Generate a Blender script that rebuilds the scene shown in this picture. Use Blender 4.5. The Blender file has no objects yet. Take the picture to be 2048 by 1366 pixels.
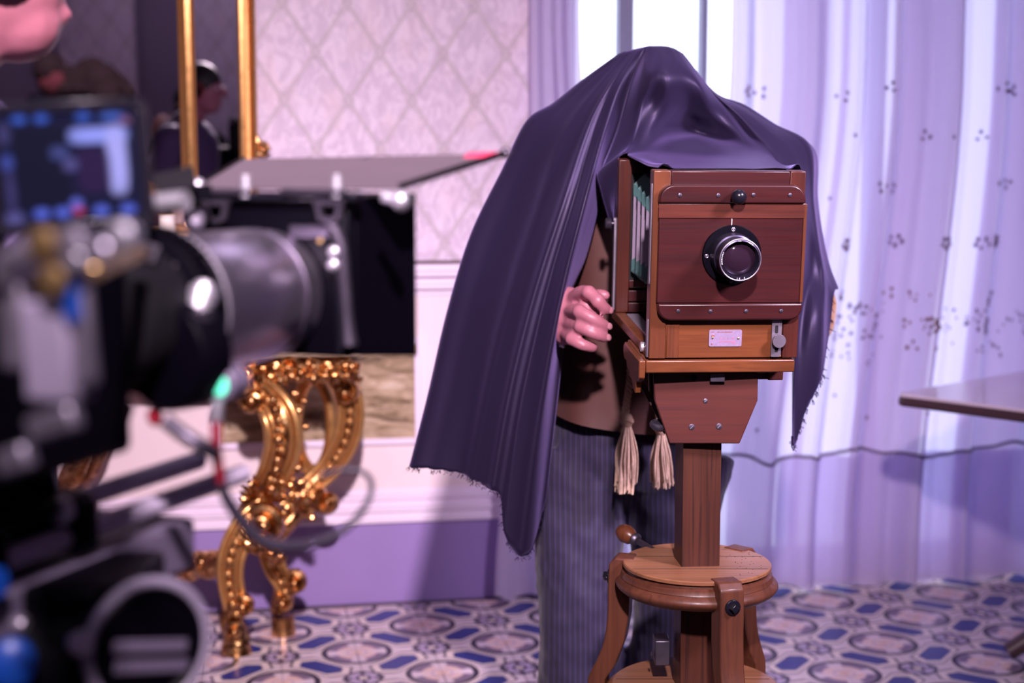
import bpy, bmesh, math, random
from mathutils import Vector, Matrix, noise
PI = math.pi
R = math.radians
rnd = random.Random(7)
S = bpy.context.scene
C = S.collection

# ------------------------------------------------------------------ camera
EYE = 1.45; PITCH = R(6.5); FPX = 2844.0
cam_d = bpy.data.cameras.new('camera'); cam = bpy.data.objects.new('camera', cam_d); C.objects.link(cam)
cam.location = (0, 0, EYE); cam.rotation_euler = (PI/2 - PITCH, 0, 0)
cam_d.sensor_width = 36; cam_d.lens = FPX*36/2048; cam_d.clip_start = 0.05
cam_d.dof.use_dof = True; cam_d.dof.focus_distance = 2.52; cam_d.dof.aperture_fstop = 2.5
S.camera = cam
def at(px, py, Y):
    """world point on the sight line through a photo pixel, at depth Y"""
    dx = (px-1024)/FPX; dy = (683-py)/FPX
    fy = math.cos(PITCH)+dy*math.sin(PITCH); fz = -math.sin(PITCH)+dy*math.cos(PITCH)
    t = Y/fy
    return Vector((dx*t, Y, EYE+fz*t))

# ------------------------------------------------------------------ world, lights, exposure
S.view_settings.view_transform = 'Standard'; S.view_settings.look = 'None'
S.view_settings.gamma = 1; S.view_settings.use_curve_mapping = False
S.view_settings.exposure = 0.0
w = bpy.data.worlds.new('daylight'); S.world = w; w.use_nodes = True
w.node_tree.nodes['Background'].inputs[0].default_value = (0.84, 0.84, 1.0, 1)
w.node_tree.nodes['Background'].inputs[1].default_value = 2.7
def area(name, loc, target, size, power, color, spread=180):
    l = bpy.data.lights.new(name, 'AREA'); l.energy = power; l.color = color; l.size = size; l.shape = 'DISK'; l.spread = R(spread)
    o = bpy.data.objects.new(name, l); C.objects.link(o); o.location = loc
    o.rotation_euler = (Vector(target)-Vector(loc)).to_track_quat('-Z', 'Y').to_euler()
    return o
area('film_key_light', (0.17, -0.75, 3.15), (-0.50, 4.2, 0.80), 0.18, 42, (1.0, 0.80, 0.93), 54)
area('film_side_light', (2.0, 1.2, 2.7), (0.35, 2.8, 1.2), 0.5, 14, (0.90, 0.72, 1.0), 48)
area('rig_fill', (-0.95, 0.1, 3.0), (-0.35, 1.2, 1.2), 0.4, 3, (0.88, 0.74, 1.0), 120)  # unseen fill added to brighten the camera rig
area('back_room_fill', (-0.3, -0.3, 3.1), (-0.6, -0.9, 1.2), 0.8, 6, (0.86, 0.72, 1.0), 170)  # added fill, lifts the crew and wall that the mirror reflects
area('room_lamp', (0.6, 3.0, 3.05), (0.6, 3.0, 0), 0.8, 3, (0.85, 0.68, 1.0), 160)

# ------------------------------------------------------------------ mesh helpers
class MB:
    def __init__(s): s.v = []; s.f = []; s.col = None
    def add(s, vs, fs, M=None):
        n = len(s.v)
        s.v += [(M @ Vector(p)) if M else Vector(p) for p in vs]
        s.f += [tuple(i+n for i in f) for f in fs]
        return s
    def box(s, x0, x1, y0, y1, z0, z1, M=None):
        return s.add([(x0,y0,z0),(x1,y0,z0),(x1,y1,z0),(x0,y1,z0),(x0,y0,z1),(x1,y0,z1),(x1,y1,z1),(x0,y1,z1)],
              [(0,3,2,1),(4,5,6,7),(0,1,5,4),(1,2,6,5),(2,3,7,6),(3,0,4,7)], M)
    def bar(s, p0, p1, wd, ht, up=(0,0,1)):
        p0 = Vector(p0); p1 = Vector(p1); d = p1-p0; L = d.length; d.normalize()
        a = d.cross(Vector(up)).normalized(); u = a.cross(d)
        M = Matrix((( a.x,d.x,u.x,p0.x),(a.y,d.y,u.y,p0.y),(a.z,d.z,u.z,p0.z),(0,0,0,1)))
        return s.box(-wd/2, wd/2, 0, L, -ht/2, ht/2, M)
    def lathe(s, prof, origin=(0,0,0), axis=(0,0,1), n=32, caps=True):
        q = Vector(axis).to_track_quat('Z', 'Y').to_matrix().to_4x4(); M = Matrix.Translation(origin) @ q
        vs = []; fs = []
        for r, h in prof:
            for k in range(n):
                a = 2*PI*k/n; vs.append((r*math.cos(a), r*math.sin(a), h))
        m = len(prof)
        for i in range(m-1):
            for k in range(n):
                k2 = (k+1) % n
                fs.append((i*n+k, i*n+k2, (i+1)*n+k2, (i+1)*n+k))
        if caps:
            fs.append(tuple(range(n))[::-1]); fs.append(tuple(range((m-1)*n, m*n)))
        return s.add(vs, fs, M)
    def cyl(s, p0, p1, r0, r1=None, n=24):
        p0 = Vector(p0); p1 = Vector(p1); r1 = r0 if r1 is None else r1
        return s.lathe([(r0,0),(r1,(p1-p0).length)], p0, p1-p0, n)
    def sph(s, c, r, n=14, m=10, M=None):
        if not hasattr(r, '__len__'): r = (r, r, r)
        vs = [(0,0,-1)]; fs = []
        for i in range(1, m):
            th = -PI/2+PI*i/m
            for k in range(n):
                a = 2*PI*k/n; vs.append((math.cos(th)*math.cos(a), math.cos(th)*math.sin(a), math.sin(th)))
        vs.append((0,0,1))
        for k in range(n): fs.append((0, 1+(k+1) % n, 1+k))
        for i in range(m-2):
            for k in range(n):
                k2 = (k+1) % n; fs.append((1+i*n+k, 1+i*n+k2, 1+(i+1)*n+k2, 1+(i+1)*n+k))
        t = len(vs)-1; b = 1+(m-2)*n
        for k in range(n): fs.append((b+k, b+(k+1) % n, t))
        T = Matrix.Translation(c) @ (M.to_4x4() if M else Matrix()) @ Matrix.Diagonal((r[0], r[1], r[2], 1))
        return s.add(vs, fs, T)
    def tube(s, pts, rad, n=10, closed=False, flat=None, up=None):
        """sweep; rad float/list; flat = (a, b) section scale with b along 'up'"""
        P = [Vector(p) for p in pts]; m = len(P)
        rs = rad if hasattr(rad, '__len__') else [rad]*m
        T = []
        for i in range(m):
            a = P[(i-1) % m] if (closed or i > 0) else P[i]; b = P[(i+1) % m] if (closed or i < m-1) else P[i]
            d = (b-a); T.append(d.normalized() if d.length > 1e-9 else Vector((0,0,1)))
        u = Vector(up) if up else (Vector((0,0,1)) if abs(T[0].z) < .9 else Vector((1,0,0)))
        vs = []; fs = []
        for i in range(m):
            if up: u = Vector(up)
            u = (u-T[i]*u.dot(T[i])).normalized(); b = T[i].cross(u)
            for k in range(n):
                a = 2*PI*k/n; ca = math.cos(a); sa = math.sin(a)
                if flat:
                    e = flat[2] if len(flat) > 2 else 1
                    ca = math.copysign(abs(ca)**e, ca)*flat[0]; sa = math.copysign(abs(sa)**e, sa)*flat[1]
                vs.append(P[i]+(b*ca+u*sa)*rs[i])
        for i in range(m if closed else m-1):
            j = (i+1) % m
            for k in range(n):
                k2 = (k+1) % n; fs.append((i*n+k, i*n+k2, j*n+k2, j*n+k))
        if not closed: fs.append(tuple(range(n))[::-1]); fs.append(tuple(range((m-1)*n, m*n)))
        return s.add(vs, fs)
    def chain(s, pts, rs, n=12):
        """capsule chain of closed solids, to be fused by a voxel remesh"""
        P = [Vector(p) for p in pts]
        for i, p in enumerate(P):
            s.sph(p, rs[i], n, 8)
            if i: s.cyl(P[i-1], p, rs[i-1], rs[i], n)
        return s
    def prism(s, poly, d0, d1, M=None, axes='xz'):
        n = len(poly); vs = []
        for d in (d0, d1):
            for a, b in poly:
                vs.append({'xz': (a, d, b), 'xy': (a, b, d), 'yz': (d, a, b)}[axes])
        fs = [tuple(range(n))[::-1], tuple(range(n, 2*n))]
        for i in range(n):
            j = (i+1) % n; fs.append((i, j, n+j, n+i))
        return s.add(vs, fs, M)
    def rrect(s, x0, x1, z0, z1, r, d0, d1, M=None, axes='xz', k=5, corners=(1,1,1,1)):
        poly = []
        for (cx, cz, a0, on) in ((x1-r, z1-r, 0, corners[0]), (x0+r, z1-r, 90, corners[1]), (x0+r, z0+r, 180, corners[2]), (x1-r, z0+r, 270, corners[3])):
            if on:
                for i in range(k+1):
                    a = R(a0+90*i/k); poly.append((cx+r*math.cos(a), cz+r*math.sin(a)))
            else:
                a = R(a0+45); poly.append((cx+r*math.copysign(1, math.cos(a)), cz+r*math.copysign(1, math.sin(a))))
        return s.prism(poly, d0, d1, M, axes)
    def grid(s, fn, nu, nv, M=None, skip=None):
        vs = [fn(i/nu, j/nv) for i in range(nu+1) for j in range(nv+1)]
        fs = [(i*(nv+1)+j, (i+1)*(nv+1)+j, (i+1)*(nv+1)+j+1, i*(nv+1)+j+1) for i in range(nu) for j in range(nv) if not (skip and skip(i, j))]
        return s.add(vs, fs, M)

WM = {}
def reg(o, M): WM[o.name] = M; return o
def thing(name, loc, label, cat, group=None, rot=None, M=None):
    o = bpy.data.objects.new(name, None); C.objects.link(o); o.empty_display_size = .05
    if M is None: M = Matrix.Translation(loc) @ (rot.to_4x4() if rot else Matrix())
    o.matrix_world = M; WM[o] = M
    tagit(o, label, cat, group); return o
def tagit(o, label=None, cat=None, group=None, kind=None):
    if label: o['label'] = label
    if cat: o['category'] = cat
    if group: o['group'] = group
    if kind: o['kind'] = kind
    return o
def mk(name, mb, mat, parent=None, world=False, bevel=0, angle=40, label=None, kind=None, flat=False, seg=2):
    me = bpy.data.meshes.new(name)
    V = mb.v
    if parent is not None and world:
        I = WM[parent].inverted(); V = [I @ p for p in V]
    me.from_pydata([tuple(p) for p in V], [], mb.f); me.update()
    bm = bmesh.new(); bm.from_mesh(me); bmesh.ops.recalc_face_normals(bm, faces=bm.faces); bm.to_mesh(me); bm.free()
    if not flat:
        me.polygons.foreach_set('use_smooth', [True]*len(me.polygons)); me.set_sharp_from_angle(angle=R(angle))
    me.materials.append(mat)
    o = bpy.data.objects.new(name, me); C.objects.link(o)
    if parent is not None:
        o.parent = parent; WM[o] = WM[parent]
    else: WM[o] = Matrix()
    if bevel:
        b = o.modifiers.new('bevel', 'BEVEL'); b.width = bevel; b.segments = seg; b.limit_method = 'ANGLE'; b.angle_limit = R(35)
    if label: o['label'] = label
    if kind: o['kind'] = kind
    return o
def fuse(o, vox, smooth=3, disp=None):
    m = o.modifiers.new('fuse', 'REMESH'); m.mode = 'VOXEL'; m.voxel_size = vox; m.use_smooth_shade = True
    if smooth:
        q = o.modifiers.new('soften', 'SMOOTH'); q.iterations = smooth; q.factor = .5
    if disp:
        t = bpy.data.textures.new(o.name+'_folds', 'CLOUDS'); t.noise_scale = disp[1]
        d = o.modifiers.new('folds', 'DISPLACE'); d.texture = t; d.strength = disp[0]; d.mid_level = .5
    return o
def cr(P, n):
    """Catmull-Rom through points, n steps per span"""
    P = [Vector(p) for p in P]; out = []
    for i in range(len(P)-1):
        a = P[max(i-1, 0)]; b = P[i]; c = P[i+1]; d = P[min(i+2, len(P)-1)]
        for k in range(n):
            t = k/n
            out.append(.5*((2*b)+(c-a)*t+(2*a-5*b+4*c-d)*t*t+(3*b-a-3*c+d)*t**3))
    out.append(P[-1]); return out

# ------------------------------------------------------------------ materials
class N:
    def __init__(s, name):
        s.m = bpy.data.materials.new(name); s.m.use_nodes = True; s.t = s.m.node_tree; s.b = s.t.nodes['Principled BSDF']
    def n(s, typ, **kw):
        x = s.t.nodes.new('ShaderNode'+typ)
        for k, v in kw.items(): setattr(x, k, v)
        return x
    def l(s, a, b): s.t.links.new(a, b)
    def set(s, x, i, v):
        if isinstance(v, bpy.types.NodeSocket): s.l(v, x.inputs[i])
        else: x.inputs[i].default_value = v
    def math(s, op, a, b=None, c=None):
        x = s.n('Math', operation=op); s.set(x, 0, a)
        if b is not None: s.set(x, 1, b)
        if c is not None: s.set(x, 2, c)
        return x.outputs[0]
    def mix(s, f, a, b):
        x = s.n('Mix', data_type='RGBA'); s.set(x, 0, f)
        for i, v in ((6, a), (7, b)):
            s.set(x, i, v if isinstance(v, bpy.types.NodeSocket) else (*v, 1))
        return x.outputs[2]
    def noise(s, vec, scale, detail=4, rough=.5, dist=0):
        x = s.n('TexNoise'); x.inputs['Scale'].default_value = scale; x.inputs['Detail'].default_value = detail
        x.inputs['Roughness'].default_value = rough; x.inputs['Distortion'].default_value = dist
        if vec is not None: s.l(vec, x.inputs['Vector'])
        return x.outputs['Fac']
    def obj(s, scale=(1,1,1), rot=(0,0,0)):
        c = s.n('TexCoord'); mp = s.n('Mapping'); mp.inputs['Scale'].default_value = scale; mp.inputs['Rotation'].default_value = rot
        s.l(c.outputs['Object'], mp.inputs['Vector']); return mp.outputs['Vector']
    def xyz(s):
        c = s.n('TexCoord'); q = s.n('SeparateXYZ'); s.l(c.outputs['Object'], q.inputs[0]); return q.outputs
    def ramp(s, f, stops):
        x = s.n('ValToRGB'); s.l(f, x.inputs[0]); e = x.color_ramp.elements
        while len(e) > len(stops): e.remove(e[-1])
        while len(e) < len(stops): e.new(.5)
        for k, (p, c) in enumerate(stops): e[k].position = p; e[k].color = (*c, 1)
        return x.outputs[0]
    def step(s, v, a, b):
        x = s.n('MapRange'); x.interpolation_type = 'SMOOTHSTEP'; s.set(x, 0, v); x.inputs[1].default_value = a; x.inputs[2].default_value = b
        return x.outputs[0]
    def bump(s, h, strength=.3, dist=.002):
        x = s.n('Bump'); x.inputs['Strength'].default_value = strength; x.inputs['Distance'].default_value = dist
        s.l(h, x.inputs['Height']); s.l(x.outputs[0], s.b.inputs['Normal']); return x
    def base(s, c, rough=.5, metal=0, **kw):
        s.set(s.b, 'Base Color', c if isinstance(c, bpy.types.NodeSocket) else (*c, 1))
        s.set(s.b, 'Roughness', rough); s.b.inputs['Metallic'].default_value = metal
        for k, v in kw.items(): s.b.inputs[k.replace('_', ' ')].default_value = v
        return s.m
def plain(name, c, rough=.5, metal=0, var=.12, sc=30, bump=0, **kw):
    m = N(name); f = m.noise(m.obj(), sc, 5, .6)
    col = m.mix(f, tuple(x*(1-var) for x in c), tuple(min(1, x*(1+var)) for x in c))
    m.base(col, rough, metal, **kw)
    if bump: m.bump(f, bump, .002)
    return m.m
def wood(name, dark, light, axis='x', sc=14, rough=.32, coat=.35, grain=.45):
    m = N(name); k = [sc*3]*3; k['xyz'.index(axis)] = sc*.22
    v = m.obj(tuple(k)); f = m.noise(v, 1.0, 6, .62, .6)
    k2 = [sc*14]*3; k2['xyz'.index(axis)] = sc*.35
    g = m.noise(m.obj(tuple(k2)), 1.0, 3, .5, .2)
    big = m.noise(m.obj(), 5, 2)
    col = m.ramp(f, [(.15, dark), (.5, tuple((a*.9+b*1.1)/2 for a, b in zip(dark, light))), (.9, light)])
    col = m.mix(m.math('MULTIPLY', m.step(g, .45, .75), grain), col, tuple(x*.7 for x in dark))
    col = m.mix(m.math('MULTIPLY', m.step(big, .5, .75), .35), col, tuple(x*.5 for x in dark))
    m.base(col, m.math('ADD', m.math('MULTIPLY', g, .2), rough-.08)); m.b.inputs['Specular IOR Level'].default_value = .35; m.b.inputs['Coat Weight'].default_value = coat*.45; m.b.inputs['Coat Roughness'].default_value = .25
    m.bump(g, .12, .001); return m.m
def metal(name, c, rough=.3, bump=.05, sc=60):
    m = N(name); f = m.noise(m.obj(), sc, 4)
    m.base(m.mix(f, tuple(x*.8 for x in c), c), m.math('ADD', m.math('MULTIPLY', f, .15), rough-.07), .85); m.bump(f, bump, .001); return m.m
def emit(name, c, st):
    m = N(name); m.base(c, .4); m.b.inputs['Emission Color'].default_value = (*c, 1); m.b.inputs['Emission Strength'].default_value = st; return m.m

M = {}
M['wood_red'] = wood('varnished red brown wood', (.018,.0030,.0042), (.052,.0095,.0092), 'x')
M['wood_redv'] = wood('varnished red brown upright wood', (.030,.006,.005), (.085,.020,.012), 'z')
M['wood_orange'] = wood('varnished orange wood', (.080,.021,.009), (.185,.058,.019), 'x')
M['wood_orangev'] = wood('varnished orange upright wood', (.060,.016,.008), (.150,.046,.018), 'z')
M['wood_batten'] = wood('reddish batten wood', (.035,.008,.006), (.11,.028,.017), 'x')
M['wood_post'] = wood('ribbed pine post', (.030,.009,.007), (.085,.026,.014), 'z', 11, .4, .15, .95)
M['wood_leg'] = wood('tripod leg wood', (.056,.017,.011), (.135,.045,.022), 'z', 9, .4, .2)
M['wood_disc'] = wood('tripod disc wood', (.14,.05,.026), (.33,.15,.07), 'x', 9, .33, .3)
M['wood_head'] = wood('tripod head wood', (.040,.009,.009), (.100,.025,.018), 'x', 8, .4, .2)
M['black'] = plain('black satin paint', (.002,.0015,.004), .42, sc=80, Specular_IOR_Level=.08)
M['black_gloss'] = plain('black gloss plastic', (.008,.007,.012), .22, sc=50, Specular_IOR_Level=.35)
M['black_rubber'] = plain('black rubber', (.008,.007,.010), .7, sc=80, Specular_IOR_Level=.15)
M['hole'] = plain('dark recess', (.004,.003,.004), .9)
M['steel'] = metal('worn steel', (.55,.50,.60), .42)
M['dark_steel'] = metal('dark steel', (.13,.11,.15), .40)
M['mid_steel'] = metal('dull steel', (.36,.31,.38), .42)
M['silver'] = metal('bright aluminium', (.90,.86,.95), .42)
M['barrel'] = N('grey lens barrel metal').base((.86,.78,.92), .34, 1.0)
M['rod_glare'] = plain('silver rod with painted lilac glare', (.72,.62,.80), .3, .2)  # lilac glare on the silver rods put into their base colour
M['dial_grey'] = plain('grey lilac dial paint', (.36,.31,.42), .45)
M['brass'] = metal('brass', (.72,.48,.20), .3)
M['plate'] = plain('worn tin name plate', (.30,.22,.34), .45, .3, .25, 220)
M['plate_red'] = plain('faded red print', (.42,.12,.20), .6)
M['plate_brown'] = plain('rust brown print', (.22,.07,.05), .7)
M['white_mark'] = plain('white engraving', (.85,.82,.9), .5)
M['leather_grey'] = plain('grey bellows cloth', (.235,.185,.25), .75, sc=140, bump=.1)
M['leather_teal'] = plain('teal bellows corner cloth', (.05,.115,.110), .6, var=.35, sc=70)
M['skin'] = plain('skin', (.36,.125,.165), .45, var=.10, sc=45, bump=.05, Subsurface_Weight=.12, Subsurface_Radius=(.01,.004,.002), Subsurface_Scale=.5)
M['skin_dim'] = plain('tanned skin', (.50,.24,.20), .5)
M['nail'] = plain('finger nail', (.40,.17,.20), .4)
M['hair'] = plain('dark hair', (.012,.009,.010), .5, bump=.4, sc=200)
M['white_cloth'] = plain('white cotton', (.80,.76,.84), .8)
M['brown_cloth'] = plain('brown wool cloth', (.060,.016,.012), .65, var=.25, sc=16, bump=.15, Sheen_Weight=.05)
M['lit_coat_cloth'] = plain('tan gold coat cloth with painted window light', (.30,.11,.03), .7, var=.3, sc=60, bump=.3, Sheen_Weight=.4)  # paler copy of the coat cloth, window light put into the colour
M['rope'] = plain('beige silk rope', (.44,.27,.19), .6, var=.3, sc=120)
M['fringe'] = plain('beige silk fringe', (.58,.40,.29), .55, var=.35, sc=160)
M['red_plastic'] = plain('red pink plastic', (.75,.05,.14), .35)
M['red_cable'] = plain('red cable sleeve', (.35,.01,.03), .5)
M['blue_plastic'] = plain('blue anodised metal', (.01,.08,.45), .35)
M['grey_cable'] = plain('grey cable', (.050,.040,.062), .45)
M['grey_paint'] = plain('grey purple paint', (.16,.13,.20), .45)
M['flag'] = plain('matt grey black flag', (.115,.085,.105), .65, sc=12)
M['cream'] = plain('cream porcelain', (.80,.72,.64), .3)
M['white_paint'] = plain('white lilac wall paint', (.74,.62,.74), .5, var=.05, sc=8)
M['cream_paint'] = plain('cream pink wall paint', (.74,.60,.62), .6, var=.05, sc=8)
M['plinth'] = plain('lilac plinth paint', (.26,.175,.41), .6, var=.06, sc=5)
M['window_paint'] = plain('blue grey window frame paint', (.22,.22,.36), .4)
M['plaster'] = plain('grey plaster', (.20,.17,.21), .8, var=.05, sc=4)
M['dim_wall'] = plain('grey mauve wall paint', (.20,.145,.22), .8, var=.06, sc=4)
M['grout'] = plain('dark grout', (.16,.12,.15), .9)
M['table_top'] = plain('pale polished table top', (.80,.66,.78), .14, var=.06, sc=6)
M['table_edge'] = plain('dark brown table edge', (.07,.035,.045), .4)
M['lens_glass'] = plain('dark coated lens glass', (.018,.008,.016), .06, Coat_Weight=1.0)
M['led'] = emit('green lamp', (.12, .9, .55), 1.2)
M['mirror'] = N('mirror glass').base((.80,.76,.80), .015, 1.0)

def gold():
    m = N('aged gilt'); v = m.obj(); f = m.noise(v, 38, 6, .65); g = m.noise(v, 150, 3)
    c = m.ramp(f, [(.30, (.07,.024,.009)), (.47, (.46,.21,.075)), (.70, (.95,.60,.27))])
    m.base(c, m.math('ADD', m.math('MULTIPLY', g, .22), .16), 1.0); m.bump(m.math('ADD', f, m.math('MULTIPLY', g, .3)), .28, .004); return m.m
M['gold'] = gold()
M['gold_plain'] = metal('polished gilt moulding', (.78,.42,.15), .30, .25, 40)
M['gold_dark'] = metal('dark gilt hollow', (.42,.20,.05), .35, .3, 90)
def drape():
    m = N('black purple satin cloth'); f = m.noise(m.obj(), 3, 3)
    weave = m.noise(m.obj((900, 900, 900)), 1, 1)
    m.base(m.mix(f, (.0085,.0058,.018), (.013,.0088,.026)), .50, 0, Sheen_Weight=.22, Sheen_Roughness=.4)
    m.b.inputs['Sheen Tint'].default_value = (.55,.40,1.0,1); m.b.inputs['Specular Tint'].default_value = (.76,.63,1.0,1); m.b.inputs['Specular IOR Level'].default_value = .42
    m.bump(m.math('ADD', m.math('MULTIPLY', m.noise(m.obj(), 9, 3, .5, .8), 1.0), m.math('MULTIPLY', weave, .02)), .12, .010); return m.m
M['drape'] = drape()
def pinstripe(name, c, s, scale, rough=.75):
    m = N(name); x = m.xyz(); nz = m.noise(m.obj((1,1,1)), 4, 2)
    u = m.math('ADD', m.math('MULTIPLY', x[0], scale), m.math('MULTIPLY', nz, 1.2))
    fr = m.math('ABSOLUTE', m.math('SUBTRACT', m.math('FRACT', u), .5))
    m.base(m.mix(m.step(fr, .34, .46), c, s), rough, 0, Sheen_Weight=.15); m.bump(fr, .2, .003); return m.m
M['pinstripe'] = pinstripe('dark pinstripe trouser cloth', (.010,.006,.026), (.031,.018,.075), 88)
def diagstripe():
    m = N('purple shirt with diagonal stripes'); x = m.xyz()
    u = m.math('MULTIPLY', m.math('SUBTRACT', x[0], m.math('MULTIPLY', x[2], .75)), 62)
    fr = m.math('FRACT', u); m.base(m.mix(m.step(m.math('ABSOLUTE', m.math('SUBTRACT', fr, .5)), .28, .42), (.035,.018,.075), (.14,.10,.22)), .8); return m.m
M['stripe_shirt'] = diagstripe()
def wallpaper():
    m = N('lattice wallpaper'); x = m.xyz()
    a = m.math('DIVIDE', m.math('ADD', x[0], .764), .2125); b = m.math("DIVIDE", m.math("SUBTRACT", x[2], 2.028), .3170)
    d1 = m.math('ADD', a, b); d2 = m.math('SUBTRACT', a, b)
    l = []
    for d in (d1, d2):
        l.append(m.math('ABSOLUTE', m.math('SUBTRACT', m.math('FRACT', m.math('ADD', d, 100.5)), .5)))
    mn = m.math('MINIMUM', l[0], l[1]); mx = m.math('MAXIMUM', l[0], l[1])
    band = m.math('SUBTRACT', 1.0, m.step(mn, .030, .052)); core = m.math('SUBTRACT', 1.0, m.step(mn, .010, .020))
    star = m.math('SUBTRACT', 1.0, m.step(mx, .07, .12))
    v = m.obj((1, 1, .55)); f = m.noise(v, 26, 5, .6, 1.5); f2 = m.noise(v, 8, 3)
    bg = m.mix(m.step(f, .40, .62), (.56,.44,.56), (.71,.58,.70)); bg = m.mix(m.math('MULTIPLY', m.step(f2, .5, .7), .4), bg, (.68,.50,.53))
    tan = m.mix(core, (.37,.30,.32), (.50,.42,.45))
    c = m.mix(m.math('MULTIPLY', m.math('MAXIMUM', band, star), .62), bg, tan)
    m.base(c, .5); m.bump(m.math('ADD', f, band), .15, .002); return m.m
M['wallpaper'] = wallpaper()
def marble():
    m = N('veined tan marble'); v = m.obj((2.2, 1, 9)); f = m.noise(v, 2.2, 7, .65, 1.2); g = m.noise(m.obj((3,1,14)), 3, 5, .7, 2)
    c = m.ramp(f, [(.32, (.07,.045,.03)), (.45, (.27,.19,.11)), (.60, (.48,.36,.25)), (.8, (.62,.52,.44))])
    c = m.mix(m.math('MULTIPLY', m.step(g, .56, .68), .75), c, (.10,.06,.05)); m.base(c, .3); return m.m
M['marble'] = marble()
def tilemat():
    m = N('patterned cement tile'); x = m.xyz(); T = .233
    u = m.math('DIVIDE', x[0], T); v = m.math('DIVIDE', x[1], T)
    def dist(cx, cy):
        return m.math('SQRT', m.math('ADD', m.math('POWER', m.math('ABSOLUTE', m.math('SUBTRACT', u, cx)), 2.0), m.math('POWER', m.math('ABSOLUTE', m.math('SUBTRACT', v, cy)), 2.0)))
    d1 = m.math('MINIMUM', dist(-.5,-.5), dist(.5,.5)); d2 = m.math('MINIMUM', dist(.5,-.5), dist(-.5,.5))
    def ring(d, c, wd): return m.math('SUBTRACT', 1.0, m.step(m.math('ABSOLUTE', m.math('SUBTRACT', d, c)), wd*.7, wd))
    def disc(d, r): return m.math('SUBTRACT', 1.0, m.step(d, r-.012, r+.012))
    p = m.math('ABSOLUTE', m.math('MULTIPLY', m.math('ADD', u, v), .7071)); q = m.math('ABSOLUTE', m.math('MULTIPLY', m.math('SUBTRACT', u, v), .7071))
    hexd = m.math('MAXIMUM', m.math('MULTIPLY', p, 1.75), m.math('ADD', m.math('MULTIPLY', q, .78), m.math('MULTIPLY', p, .55)))
    wv = m.noise(m.obj(), 40, 4)
    c = m.mix(wv, (.62,.50,.55), (.74,.62,.64))
    cream = (.80,.66,.62); dark = (.030,.022,.040); lil = (.46,.36,.52)
    c = m.mix(ring(d2, .225, .030), c, dark)
    c = m.mix(disc(d2, .19), c, lil); c = m.mix(disc(d2, .10), c, dark); c = m.mix(disc(d2, .055), c, cream)
    c = m.mix(disc(hexd, .392), c, dark); c = m.mix(disc(hexd, .360), c, cream); c = m.mix(disc(hexd, .268), c, dark); c = m.mix(disc(hexd, .252), c, m.mix(wv, (.012,.022,.16), (.03,.05,.27)))
    c = m.mix(disc(d1, .49), c, cream); c = m.mix(ring(d1, .425, .052), c, dark)
    c = m.mix(disc(d1, .39), c, m.mix(wv, (.66,.53,.60), (.76,.64,.70)))
    ang = m.math('ARCTAN2', m.math('SUBTRACT', m.math('ABSOLUTE', v), .5), m.math('SUBTRACT', m.math('ABSOLUTE', u), .5))
    pet = m.math('ABSOLUTE', m.math('SINE', m.math('MULTIPLY', ang, 2.0)))
    petal = m.math('SUBTRACT', 1.0, m.step(pet, .50, .62))
    c = m.mix(m.math('MULTIPLY', disc(d1, .385), m.math('SUBTRACT', 1.0, petal)), c, (.20,.14,.22))
    c = m.mix(disc(d1, .27), c, m.mix(m.step(pet, .4, .7), (.76,.60,.62), (.78,.55,.50))); c = m.mix(ring(d1, .13, .012), c, lil); c = m.mix(disc(d1, .07), c, (.72,.48,.42))
    dots = m.math('MULTIPLY', ring(d2, .20, .075), m.math('SUBTRACT', 1.0, m.step(pet, .28, .45))); c = m.mix(dots, c, dark)
    m.base(c, .28); m.b.inputs['Specular IOR Level'].default_value = .4; m.bump(wv, .04, .001); return m.m
M['tile'] = tilemat()
def sheer(nm='sheer white curtain', tc=(.60,.52,.88,1), lo=(.72,.60,.78), hi=(.80,.70,.86)):
    m = N(nm); t = m.t; nt = m.noise(m.obj((14, 14, .8)), 2, 3)
    out = t.nodes['Material Output']
    tr = m.n('BsdfTranslucent'); tr.inputs[0].default_value = tc; df = m.n('BsdfDiffuse'); 
    m.l(m.mix(nt, lo, hi), df.inputs[0])
    tp = m.n('BsdfTransparent'); tp.inputs[0].default_value = (.95,.95,1,1)
    a = m.n('MixShader'); a.inputs[0].default_value = .45; m.l(df.outputs[0], a.inputs[1]); m.l(tr.outputs[0], a.inputs[2])
    lw = m.n('LayerWeight'); lw.inputs['Blend'].default_value = .35; b = m.n('MixShader'); m.l(m.math('MULTIPLY', m.math('SUBTRACT', 1.0, lw.outputs['Facing']), .20), b.inputs[0]); m.l(a.outputs[0], b.inputs[1]); m.l(tp.outputs[0], b.inputs[2])
    m.l(b.outputs[0], out.inputs[0]); t.nodes.remove(m.b); return m.m
M['sheer'] = sheer()
M['sheer_mauve'] = sheer('sheer mauve lining', (.66,.46,.68,1), (.60,.46,.60), (.70,.56,.68))
M['embroidery'] = plain('dark plum embroidery', (.24,.16,.30), .8)
M['embroidery_rust'] = plain('rust embroidery', (.22,.08,.09), .8)
M['seam'] = plain('grey lilac hem seam', (.22,.17,.28), .8)
def pane():
    m = N('window glass'); t = m.t; out = t.nodes['Material Output']
    a = m.n('BsdfTransparent'); a.inputs[0].default_value = (.94,.97,1,1); g = m.n('BsdfGlossy'); g.inputs['Roughness'].default_value = .02
    x = m.n('MixShader'); x.inputs[0].default_value = .05; m.l(a.outputs[0], x.inputs[1]); m.l(g.outputs[0], x.inputs[2]); m.l(x.outputs[0], out.inputs[0])
    t.nodes.remove(m.b); return m.m
M['pane'] = pane()
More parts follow.
